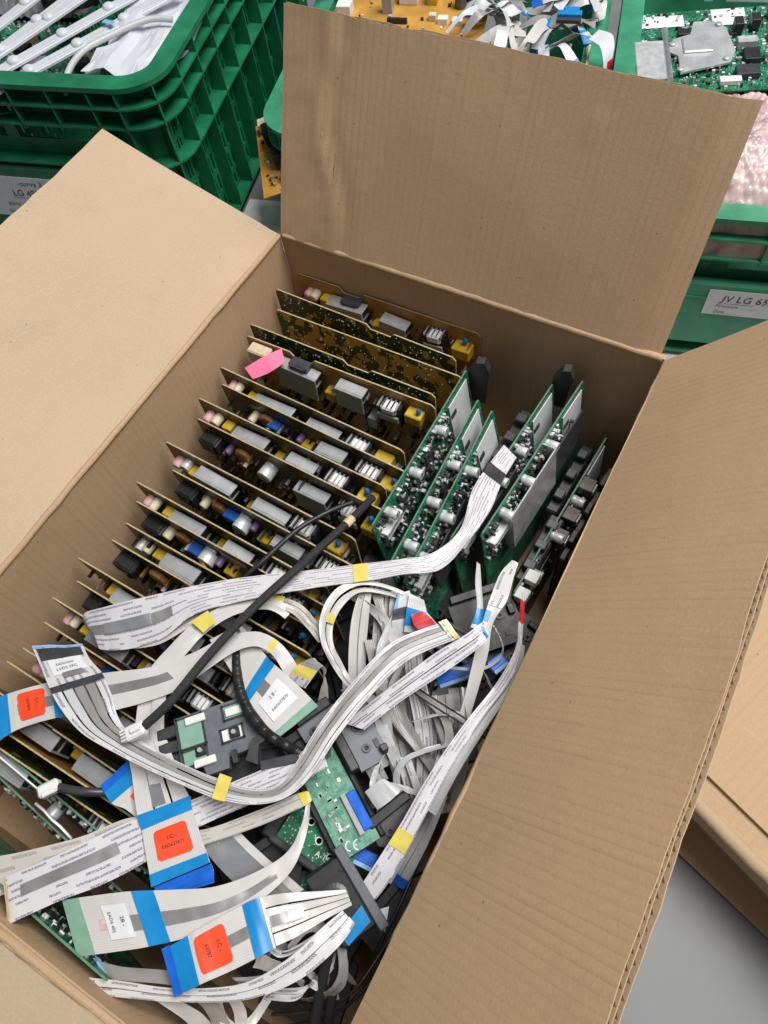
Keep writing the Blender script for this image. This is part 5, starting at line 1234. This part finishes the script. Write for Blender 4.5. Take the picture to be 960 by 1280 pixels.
mb = MB(); mb.box((.012, -.008, 0), (.030, .020, .0016)); part('pcb', mb, 'pcb_deep', t)
mb = MB(); mb.box((-.01, .002, .006), (.008, .034, .006), .001); part('grey_post', mb, 'grey_plastic', t)
for k, (lab, a, b_) in enumerate([('blue plug at the head of the deep ribbons in the well', (0.3562, -0.3352, 0.1280), (0.3788, -0.3108, 0.1280)), ('blue plug against the right wall in the well', (0.3943, -0.3099, 0.1500), (0.4009, -0.2956, 0.1500)), ('dark blue plug below the wireless board', (0.3602, -0.4849, 0.1500), (0.3816, -0.4831, 0.1500))]):
    t = thing('blue_plug', lab, 'plug', mw=frame(a, b_)); L2 = (Vector(a) - Vector(b_)).length
    mb = MB(); mb.box((L2 / 2, 0, 0), (L2, .010, .006), .001); part('shell', mb, 'blue_tab', t)
    mb = MB(); mb.box((L2 / 2, -.006, .001), (L2 * .9, .003, .004)); part('lip', mb, 'light_blue', t)

# packing deep in the well: black plastic pieces under the cables
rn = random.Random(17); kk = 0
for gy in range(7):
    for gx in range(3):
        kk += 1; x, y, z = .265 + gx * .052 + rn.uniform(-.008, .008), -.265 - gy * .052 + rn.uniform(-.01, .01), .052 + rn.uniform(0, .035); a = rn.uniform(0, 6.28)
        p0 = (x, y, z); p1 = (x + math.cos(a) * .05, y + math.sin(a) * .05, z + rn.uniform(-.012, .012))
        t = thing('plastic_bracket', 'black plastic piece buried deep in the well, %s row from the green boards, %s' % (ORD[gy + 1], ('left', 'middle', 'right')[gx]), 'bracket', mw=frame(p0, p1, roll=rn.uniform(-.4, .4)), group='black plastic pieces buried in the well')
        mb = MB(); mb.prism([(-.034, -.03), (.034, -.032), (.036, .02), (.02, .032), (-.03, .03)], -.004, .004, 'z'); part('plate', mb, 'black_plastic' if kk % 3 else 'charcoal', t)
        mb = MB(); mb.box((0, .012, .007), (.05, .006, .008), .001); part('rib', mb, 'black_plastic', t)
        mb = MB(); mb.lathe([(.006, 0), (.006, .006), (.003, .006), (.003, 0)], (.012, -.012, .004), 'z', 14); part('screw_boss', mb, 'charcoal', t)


# ------------------------------------------------------------------ neighbouring carton
t = thing('cardboard_box', 'closed cardboard carton on the table beyond the right flap', 'carton', (.5034, -.2856, 0), (0, 0, math.radians(-22)))
def pslab(nm, P0, U, V, lu, lv, th, mat, seed, warp=0.002):
    mb, _ = sheet(P0, U, V, lu, lv, 0, -th, lambda u, v: nn(u, v, seed, warp, 7), mat, 24, 16, 0.0, seed); return part(nm, mb, mat, t, True)
ztop = .100
pslab('top_panel', (-.006, .002, ztop), (1, 0, 0), (0, 1, 0), .46, .40, .004, 'card', 21, .0025)
pslab('lid_edge', (-.008, -.004, ztop - .030), (1, 0, 0), (0, .1, 1), .47, .031, .004, 'card_smooth', 22, .0015)
pslab('lid_edge', (-.008, .40, ztop - .030), (0, -1, 0), (.1, 0, 1), .41, .031, .004, 'card', 23, .0015)
pts = [Vector((-.008 + .47 * k / 40, -.001 + nn(k * .2, 0, 31, .0015, 3), ztop - .003 + nn(k * .2, 2, 31, .0018, 3))) for k in range(41)]
part('crease', tube(pts, .0065, 12), 'card_edge', t, True)
pslab('top_flap', (-.004, .020, ztop + .0045), (1, .01, .002), (-.01, 1, .008), .46, .37, .004, 'card', 29, .004)
pslab('side_panel', (0.003, 0.012, 0.002), (1, 0, 0), (0, 0, 1), .45, ztop - .02, .004, 'card', 24)
pslab('side_panel', (0.003, .40, 0.002), (0, -1, 0), (0, 0, 1), .39, ztop - .02, .004, 'card', 25)
mb = MB(); mb.lathe([(.009, 0), (.009, .0004), (.0, .0004)], (.175, .115, ztop + .0105), 'z', 20); part('round_sticker', mb, 'sticker_white', t)

t = thing('cardboard_sheet', 'flattened brown cardboard lying under the right carton', 'cardboard', (.53, -.322, .004), (0, 0, math.radians(-18)))
pslab('sheet', (0, 0, .004), (1, 0, 0), (0, 1, 0), .40, .20, .003, 'card', 26, .001)
# ------------------------------------------------------------------ green crates
CT = math.radians(16)
def UV(u, v, z=0.0): return Vector((u * math.cos(CT) - v * math.sin(CT), u * math.sin(CT) + v * math.cos(CT), z))
def rr_path(wx, wy, r, seg=8):   # rounded rectangle, counter-clockwise from front left, points and outward normals
    out = []
    for cx, cy, a0 in ((wx - r, r, -90), (wx - r, wy - r, 0), (r, wy - r, 90), (r, r, 180)):
        for k in range(seg + 1):
            a = math.radians(a0 + 90 * k / seg); out.append((cx + r * math.cos(a), cy + r * math.sin(a), math.cos(a), math.sin(a)))
    return out
def resample(P, step):
    pts = []; n = len(P)
    for i in range(n):
        a, b_ = P[i], P[(i + 1) % n]; L = math.hypot(b_[0] - a[0], b_[1] - a[1]); k = max(1, int(round(L / step)))
        for j in range(k):
            f = j / k; pts.append(tuple(a[q] + (b_[q] - a[q]) * f for q in range(4)))
    return pts
def ring(P, prof):     # prof: closed list of (outset, z)
    mb = MB(); n, k = len(P), len(prof)
    for (x, y, nx, ny) in P:
        for (o, z) in prof: mb.v.append((x + nx * o, y + ny * o, z))
    for i in range(n):
        for j in range(k): mb.f.append((i * k + j, ((i + 1) % n) * k + j, ((i + 1) % n) * k + (j + 1) % k, i * k + (j + 1) % k))
    mb.m = [0] * len(mb.f); return mb
def crate(label, u, v, wx, wy, h, mat, ribstep, holes=True, z0=0.0):
    t = thing('plastic_crate', label, 'crate', UV(u, v, z0), (0, 0, CT), 'green plastic crates on the table'); r = .058
    P = resample(rr_path(wx, wy, r), .0062); n = len(P); o1 = -.026
    part('rim', ring(P, [(.0, h - .006), (.0, h), (-.024, h + .002), (-.027, h - .002), (-.024, h - .008), (-.003, h - .007)]), mat, t, True)
    for z, w_ in ((h - .028, .0), (h - .054, -.001), (h - .112, -.003), (.012, -.004)):
        part('flange', ring(P, [(o1, z), (w_, z), (w_, z + .0026), (o1, z + .003)]), mat, t)
    # wall: cells with slots left open below the second flange
    mb = MB(); zs = [.0] + [.012 + k * .0085 for k in range(int((h - .02) / .0085) + 1)] + [h]; k = len(zs)
    for (x, y, nx, ny) in P:
        for z in zs: mb.v.append((x + nx * o1, y + ny * o1, z))
    for i in range(n):
        x, y, nx, ny = P[i]
        for j in range(k - 1):
            z = zs[j]; side = abs(nx) > .95
            slot = holes and (i % 2) != 0 and ((j % 4) != 0) and (.016 < z < h - .062)
            if side and slot and (h - .062 > z): continue
            hx = abs(x - wx * .52)
            if abs(ny) > .95 and (hx < .055 or .075 < hx < .088) and h - .092 < z < h - .058: continue
            mb.f.append((i * k + j, ((i + 1) % n) * k + j, ((i + 1) % n) * k + j + 1, i * k + j + 1))
    mb.m = [0] * len(mb.f); thick(part('wall', mb, mat, t), .0025)
    mb = MB(); mb.add([(r * .4, r * .4, .003), (wx - r * .4, r * .4, .003), (wx - r * .4, wy - r * .4, .003), (r * .4, wy - r * .4, .003)], [(0, 1, 2, 3)]); part('base', mb, mat, t)
    rb = MB(); rb.box((.0125, 0, -.027), (.025, .0022, .054)); rme = C(rb, mat)
    rl = MB(); rl.box((.011, 0, -(h - .068) / 2), (.022, .0022, h - .068)); rlm = C(rl, mat)
    for i in range(0, n, ribstep):
        x, y, nx, ny = P[i]; a = math.atan2(ny, nx)
        link('rib', rme, t, (x + nx * o1, y + ny * o1, h - .004), (0, 0, a))
        if abs(ny) < .98 or abs(x - wx / 2) > .09: link('rib', rlm, t, (x + nx * o1, y + ny * o1, h - .056), (0, 0, a))
    return t
HC = .205
cl = crate('dark green crate at the left filled with light strips and boards', -.593, .159, .40, .60, .270, 'crate_green', 9)
cc = crate('green crate in the middle behind the back flap, full of ribbon cables', -.112, .215, .424, .42, HC - .02, 'crate_pale', 9)
cr = crate('pale green crate at the right holding boards and pink bubble wrap', .325, .080, .40, .60, HC + .012, 'crate_pale', 11)
def label_card(parent, x, y, z, lx, lz, lines, tilt=0.0):
    mb = MB(); mb.box((lx / 2, 0, lz / 2), (lx, .0006, lz)); o = part('paper_label', mb, 'sticker_white', parent); o.location = (x, y, z); o.rotation_euler = (tilt, 0, 0)
    for (s, px, pz, sz, m) in lines:
        f = flat_text(s, sz, m, o, (px, -.0006, pz)); f.rotation_euler = (math.radians(90), 0, 0)
    return o
for cx_, x0, x1, z0, z1 in ((cl, .03, .37, .045, .150), (cr, .07, .33, .030, .128)):
    mb = MB(); mb.box(((x0 + x1) / 2, .010, (z0 + z1) / 2), (x1 - x0, .012, z1 - z0), .003); part('label_plate', mb, 'crate_green' if cx_ is cl else 'crate_pale', cx_)
label_card(cl, .040, .0032, .066, .165, .068, [('-curva 3-', .084, .054, .0125, 'ink_purple'), ('LG 49UM7', .068, .037, .0150, 'ink'), ('_________', .066, .035, .012, 'ink_grey'), ('placa ____', .050, .020, .010, 'ink_grey'), ('fonte ___', .044, .006, .010, 'ink_grey')])
label_card(cr, .143, .0032, .083, .12, .037, [('JV LG 65U', .016, .021, .0135, 'ink'), ('_______', .020, .019, .009, 'ink'), ('Firmware __ ___', .012, .012, .0065, 'ink_grey'), ('Data __ ___', .012, .003, .0065, 'ink_grey')])

# ------------------------------------------------------------------ things in the left crate
def bar(name, label, catn, A, B, wd, h, mat, grp=None):
    A, B = Vector(A), Vector(B); L = (B - A).length
    t = thing(name, label, catn, mw=frame(A, B), group=grp); mb = MB(); mb.box((L / 2, 0, 0), (L, wd, h), .0006); mb.box((L / 2, 0, h * .6), (L, wd * .25, h * .3)); part('strip_body', mb, mat, t)
    return t, L
for k, (a, b_, lab) in enumerate([((-.455, .150, .274), (-.330, .470, .268), 'upper white light strip with round lenses across the left crate'), ((-.440, .148, .268), (-.285, .420, .262), 'lower white light strip with round lenses across the left crate'), ((-.470, .170, .262), (-.372, .47, .262), 'left white light strip lying under the other two'), ((-.425, .150, .258), (-.255, .40, .258), 'rightmost white light strip beside the clear tube'), ((-.500, .20, .266), (-.40, .50, .270), 'light strip at the far left beside the antistatic bag')]):
    t, L = bar('light_strip', lab, 'light strip', UV(*a), UV(*b_), .019, .004, 'led_white', 'white light strips in the left crate')
    for q in range(4):
        mb = MB(); mb.lathe([(.0085, 0), (.0085, .002), (.0070, .0045), (.0040, .006), (.0012, .0064)], (L * (.22 + q * .24), 0, .0015), 'z', 18); part('lens', mb, 'led_white', t, True)
        mb = MB(); mb.box((L * (.22 + q * .24) - .02, 0, .0022), (.006, .004, .0012)); part('led_chip', mb, 'cream', t)
t = thing('paper_sheet', 'white folded plastic sheet in the corner of the left crate', 'sheet', UV(-.30, .30, .245))
mb = MB(); mb.uv = []
for j in range(9):
    for i in range(13):
        u, v = -.318 + i * .0095, .215 + j * .025; z = .014 * abs(noise.noise((u * 26, v * 14, 2))) + .010 * noise.noise((u * 22, v * 22, 2)) + (.010 if i < 4 else 0) + i * .0005
        mb.v.append(tuple(UV(u, v + .3 * (u + .3), .243 + z) - UV(-.30, .30, .245))); mb.uv.append((u, v))
for j in range(8):
    for i in range(12): a = j * 13 + i; mb.f.append((a, a + 1, a + 14, a + 13))
mb.m = [0] * len(mb.f); thick(part('sheet', mb, 'led_white', t), .0008)
mb = MB(); mb.box(tuple(UV(-.318, .305, .266) - UV(-.30, .30, .245)), (.016, .008, .001)); part('blue_mark', mb, 'light_blue', t)
def tboard(label, c, lx, ly, rz, mat, seed, nsm=120, tilt=(0, 0), edge='green_edge', name='loose_board', grp=None):
    t = thing(name, label, 'circuit board', UV(*c), (tilt[0], tilt[1], CT + rz), grp)
    mb = MB(); mb.box((0, 0, 0), (lx, ly, .0016)); part('pcb', mb, mat, t)
    o = link('small_components', smd_mesh(lx, ly - .006, nsm, seed, 'y', ['black_plastic', 'charcoal', 'cap_silver', 'sticker_white', 'pale_grey'], .005), t, (-lx / 2, ly / 2 - .002, .0008), (math.radians(-90), 0, 0)); o['kind'] = 'stuff'
    return t
def upright(me): return me
def blk(parent, name, c, d, mat, ch=.0006):
    mb = MB(); mb.box(c, d, ch); return part(name, mb, mat, parent)
t = tboard('green board with metal ports below the light strips in the left crate', (-.37, .245, .225), .17, .12, .25, 'pcb_main', 91, 200)
for c, d, m in [((.045, -.01, .008), (.017, .016, .015), 'alu_bright'), ((.068, .004, .007), (.014, .014, .012), 'alu_bright'), ((.03, .03, .006), (.012, .012, .012), 'cream'), ((-.03, -.02, .006), (.03, .02, .012), 'black_plastic'), ((-.05, .03, .005), (.03, .03, .01), 'pale_grey'), ((.02, .015, .008), (.02, .012, .014), 'black_plastic')]: blk(t, 'port' if m == 'alu_bright' else 'component', c, d, m)
t = tboard('dark board with many parts at the far left of the left crate', (-.50, .30, .225), .15, .20, -.2, 'pcb_main', 92, 220)
for c, d, m in [((.0, -.02, .008), (.03, .02, .016), 'black_plastic'), ((.03, .03, .008), (.012, .03, .014), 'copper'), ((.045, .0, .008), (.02, .02, .014), 'black_plastic')]: blk(t, 'component', c, d, m)
cord('clear_tube', 'clear plastic tube arching in the corner of the left crate', [UV(-.333, .180, .240), UV(-.336, .205, .256), UV(-.330, .245, .262), UV(-.305, .285, .262), UV(-.27, .32, .262), UV(-.24, .33, .258)], .0040, 'ribbon_cool', 'tube')
def crumple(name, label, catn, c, lx, ly, hgt, mat, seed, rz=0.0, sc=20):
    t = thing(name, label, catn, UV(*c), (0, 0, CT + rz)); mb = MB(); mb.uv = []; n = 30
    for j in range(n + 1):
        for i in range(n + 1):
            u, v = i / n - .5, j / n - .5; e = max(0, 1 - (2 * abs(u)) ** 3) * max(0, 1 - (2 * abs(v)) ** 3)
            z = hgt * e * (.7 + .5 * noise.noise((u * 4, v * 4, seed))) + .010 * abs(noise.noise((u * lx * sc * 2, v * ly * sc * 2, seed + 4))) + .005 * noise.noise((u * 25, v * 25, seed))
            mb.v.append((u * lx, v * ly, z)); mb.uv.append((u * lx, v * ly))
    for j in range(n):
        for i in range(n): a = j * (n + 1) + i; mb.f.append((a, a + 1, a + n + 2, a + n + 1))
    mb.m = [0] * len(mb.f); thick(part('film', mb, mat, t, name == 'bubble_wrap'), .0006); return t
plain('antistatic', (0.34, 0.35, 0.36), .3, .5, .25, 60)
crumple('antistatic_bag', 'grey crumpled antistatic bag at the far end of the left crate', 'bag', (-.50, .47, .235), .22, .20, .04, 'antistatic', 3)
t = thing('black_case', 'black plastic case leaning on the light strips', 'case', UV(-.425, .395, .240), (0, 0, CT + .5)); blk(t, 'body', (0, 0, .010), (.075, .040, .026), 'black_plastic', .004); blk(t, 'lid', (0, 0, .0245), (.06, .03, .004), 'charcoal', .001)

# ------------------------------------------------------------------ things in the middle crate
t = tboard('orange power board lying on top of the middle crate', (.045, .455, .205), .215, .10, .0, 'pcb_orange', 95, 50, (.05, .0))
for c, d, m, nm in [((-.03, .005, .018), (.014, .012, .036), 'alu', 'heatsink'), ((.028, .03, .014), (.014, .018, .028), 'yellow', 'yellow_capacitor'), ((-.005, .032, .012), (.026, .022, .022), 'white_plastic', 'white_connector'), ((.05, -.015, .004), (.014, .010, .008), 'white_plastic', 'white_connector'), ((.07, -.018, .004), (.014, .010, .008), 'white_plastic', 'white_connector'), ((-.012, -.02, .004), (.028, .004, .008), 'black_plastic', 'pin_header'), ((.035, -.01, .005), (.010, .008, .008), 'cream', 'coil'), ((-.09, .0, .008), (.02, .02, .014), 'white_plastic', 'white_connector'), ((-.01, .045, .02), (.04, .012, .03), 'blue_cap', 'blue_capacitor')]: blk(t, nm, c, d, m)
for x, y in ((.068, .02), (.082, .03)):
    mb = MB(); mb.lathe([(.0075, 0), (.0080, .002), (.0080, .018), (.0072, .020), (.003, .0205)], (x, y, .001), 'z', 18); part('capacitor', mb, 'steel_dark', t, True)
t = tboard('brown power board poking out at the left end of the middle crate', (-.105, .255, .125), .05, .14, .35, 'pcb_orange', 96, 30, (.1, -.2))
for c in [((.01, -.02, .012), (.02, .02, .024)), ((.0, .03, .012), (.02, .02, .024)), ((.015, -.05, .008), (.016, .012, .014))]: blk(t, 'component', c[0], c[1], 'black_plastic')
for c in [((-.01, .055, .008), (.014, .014, .016)), ((.01, .05, .016), (.012, .012, .02))]: blk(t, 'connector', c[0], c[1], 'cream')
rn = random.Random(5)
heap = []
for k in range(56):
    u0, v0 = rn.uniform(.135, .30), rn.uniform(.37, .52); a = rn.uniform(0, math.pi); L = rn.uniform(.05, .12); wd = rn.uniform(.006, .018); z0 = .183 + .0006 * k
    if rn.random() < .2: u0 = rn.uniform(-.1, .12); v0 = rn.uniform(.52, .58)
    st = []
    for q in range(5):
        f = q / 4 - .5; uu = u0 + math.cos(a) * f * L; vv = v0 + math.sin(a) * f * L; bend = .02 * math.cos(f * 3) * rn.uniform(.3, 1)
        du, dv = -math.sin(a) * wd / 2, math.cos(a) * wd / 2; tw = rn.uniform(-.006, .006)
        uu = min(.297, max(-.15, uu)); st.append((tuple(UV(uu + du, vv + dv, z0 + bend + tw)), tuple(UV(uu - du, vv - dv, z0 + bend - tw))))
    pt = [('blue_band', 'blue_tape' if k % 2 else 'blue_tab', .0, .7, 0, 1)] if k % 3 == 0 else []
    heap.append((u0, v0, k, cable('ribbon', st, ['ribbon', 'ribbon_cool', 'led_white', 'ribbon_grey'][k % 4], pt, group='ribbon cables heaped in the middle crate')))
heap.sort(key=lambda h: h[1])
for half, hs in (('front', heap[:28]), ('back', heap[28:])):
    for k, (u0, v0, q, o) in enumerate(sorted(hs, key=lambda h: h[0])):
        o['label'] = '%s ribbon%s in %s half of middle crate heap, %s from left' % ('grey' if q % 4 == 3 else 'white', ' with blue end' if q % 3 == 0 else '', half, ORD[k + 1])
t = thing('ribbon_connector', 'bright blue ribbon connector on the heap beside the crate rim', 'connector', UV(.262, .405, .232), (0, 0, CT)); blk(t, 'shell', (0, 0, .004), (.030, .010, .008), 'blue_tape'); blk(t, 'tab', (.002, .010, .004), (.018, .010, .006), 'blue_tape'); blk(t, 'lip', (0, -.008, .002), (.030, .006, .005), 'charcoal')
for k, u in enumerate((.185, .215, .268, .292)):
    t = thing('cardboard_divider', '%s cardboard divider standing in the middle crate, counted from the left' % ORD[k + 1], 'divider', UV(u, .33, .07), (0, 0, CT)); blk(t, 'divider', (0, 0, .065), (.003, .16, .13), 'tan_tape', .0004)
cable('white ribbon with red mark hanging between the middle and right crates', [(tuple(UV(.290, .375, .225)), tuple(UV(.300, .395, .225))), (tuple(UV(.305, .362, .224)), tuple(UV(.318, .385, .224))), (tuple(UV(.312, .345, .212)), tuple(UV(.322, .360, .212))), (tuple(UV(.315, .330, .18)), tuple(UV(.322, .34, .18)))], 'led_white', [('red_mark', 'red', 2.0, 2.5, .4, 1)], group='ribbon between the crates')

# ------------------------------------------------------------------ things in the right crate
t = tboard('large green main board with silver heat plate lying in the right crate', (.44, .385, .212), .21, .165, .12, 'pcb_main', 97, 480, (.02, -.03))
mb = MB(); mb.prism([(-.045, -.055), (.012, -.040), (.020, -.018), (.014, .03), (.0, .045), (-.022, .045), (-.028, .020), (-.048, .012), (-.058, -.01), (-.045, -.022)], .006, .0085, 'z'); hp = part('heat_plate', mb, 'alu_bright', t)
mb = MB(); mb.box((-.022, -.004, .0098), (.034, .030, .003), .0012); part('raised_square', mb, 'alu_bright', hp)
for x, y in ((-.045, -.05), (.008, -.034), (.006, .035), (-.05, .0)):
    mb = MB(); mb.lathe([(.004, 0), (.004, .002), (.002, .003)], (x, y, .0086), 'z', 12); part('screw', mb, 'alu', hp, True)
blk(t, 'white_label', (-.060, .060, .0022), (.058, .024, .0012), 'sticker_white'); blk(t, 'white_label', (.022, .062, .0022), (.040, .034, .0012), 'sticker_white')
blk(t, 'tuner_can', (-.078, -.030, .006), (.034, .075, .010), 'pale_grey', .001); mb = MB(); mb.cyl((-.058, .03, .010), (-.058, -.07, .010), .0036, n=12); part('shield_tube', mb, 'foil', t, True)
for c, d, m in [((.028, .030, .008), (.010, .016, .016), 'black_plastic'), ((.048, .036, .008), (.010, .016, .016), 'black_plastic'), ((.035, .0, .006), (.022, .012, .010), 'pale_grey'), ((.038, -.025, .005), (.018, .022, .008), 'black_plastic'), ((.03, -.055, .005), (.026, .018, .008), 'charcoal'), ((.010, -.068, .004), (.024, .010, .006), 'white_plastic'), ((-.03, .03, .004), (.022, .012, .006), 'black_plastic'), ((.095, .0, .008), (.020, .036, .014), 'alu_bright'), ((.095, .0, .0155), (.014, .028, .001), 'black_plastic')]: blk(t, 'component', c, d, m)
for k, (y, m) in enumerate([(.056, 'red'), (.044, 'white_plastic'), (.032, 'red'), (.020, 'blue_box'), (.006, 'yellow_tape')]):
    mb = MB(); mb.lathe([(.0052, 0), (.0052, .010), (.0030, .010), (.0030, .006)], (.070 + .002 * k, y, .001), 'z', 16); part('jack', mb, m, t, True)
t = tboard('second green board with copper coils partly covered in the right crate', (.50, .285, .196), .16, .11, .3, 'pcb_main', 98, 160, (.1, .0))
for k in range(3):
    o = link('coil', ME['coil'], t, (-.03 + .025 * k, .03 - .01 * k, .001), (math.radians(-90), 0, 0))
blk(t, 'component', (-.04, -.01, .01), (.04, .02, .016), 'black_plastic')
def bubble_mat():
    m, nt, b = nmat('bubble_film', .25); tc = N(nt, 'ShaderNodeTexCoord'); nz = N(nt, 'ShaderNodeTexNoise', i_Scale=45.0, i_Detail=3.0); nt.links.new(tc.outputs['Object'], nz.inputs['Vector'])
    c = ramp(nt, nz.outputs[0], [(.32, (.36, .28, .33)), (.46, (.68, .46, .46)), (.70, (.82, .68, .68))]); nt.links.new(c, b.inputs['Base Color']); b.inputs['Transmission Weight'].default_value = .15
bubble_mat()
t = thing('bubble_wrap', 'pink bubble wrap bundle filling the front of the right crate', 'bubble wrap', UV(.52, .185, .16), (0, 0, CT)); mb = MB(); mb.uv = []; nx, ny = 190, 140
for j in range(ny + 1):
    for i in range(nx + 1):
        u, v = i / nx - .5, j / ny - .5; x, y = u * .30, v * .20; e = max(0, 1 - (2 * abs(u)) ** 4) * max(0, 1 - (2 * abs(v)) ** 4)
        row = math.floor(y / .0072); bx = ((x + (.004 if row % 2 else 0)) / .008) % 1 - .5; by = (y / .0072) % 1 - .5; d = math.hypot(bx * 1.0, by * .9)
        bb = .0016 * (1 + noise.noise((x * 60, y * 60, 7))) * math.sqrt(max(0, 1 - (d / .42) ** 2)) if d < .42 else 0
        z = .085 * e ** .6 + .016 * noise.noise((x * 18, y * 18, 1)) + .010 * abs(noise.noise((x * 45, y * 22, 3))) + .003 * noise.noise((x * 120, y * 120, 5)) + bb
        mb.v.append((x, y, z)); mb.uv.append((x, y))
for j in range(ny):
    for i in range(nx): a = j * (nx + 1) + i; mb.f.append((a, a + 1, a + nx + 2, a + nx + 1))
mb.m = [0] * len(mb.f); part('film', mb, 'bubble_film', t, True)


t = thing('paper_sheet', 'white paper lying under the front of the right crate', 'sheet', UV(.40, .06, .004), (0, 0, CT)); blk(t, 'paper', (.05, 0, .0004), (.34, .10, .0006), 'sticker_white', 0)
t = thing('paper_sheet', 'pale paper on the table between the left crate and the carton', 'sheet', UV(-.15, .10, .004), (0, 0, CT)); blk(t, 'paper', (.0, .08, .0004), (.09, .26, .0006), 'sticker_white', 0)
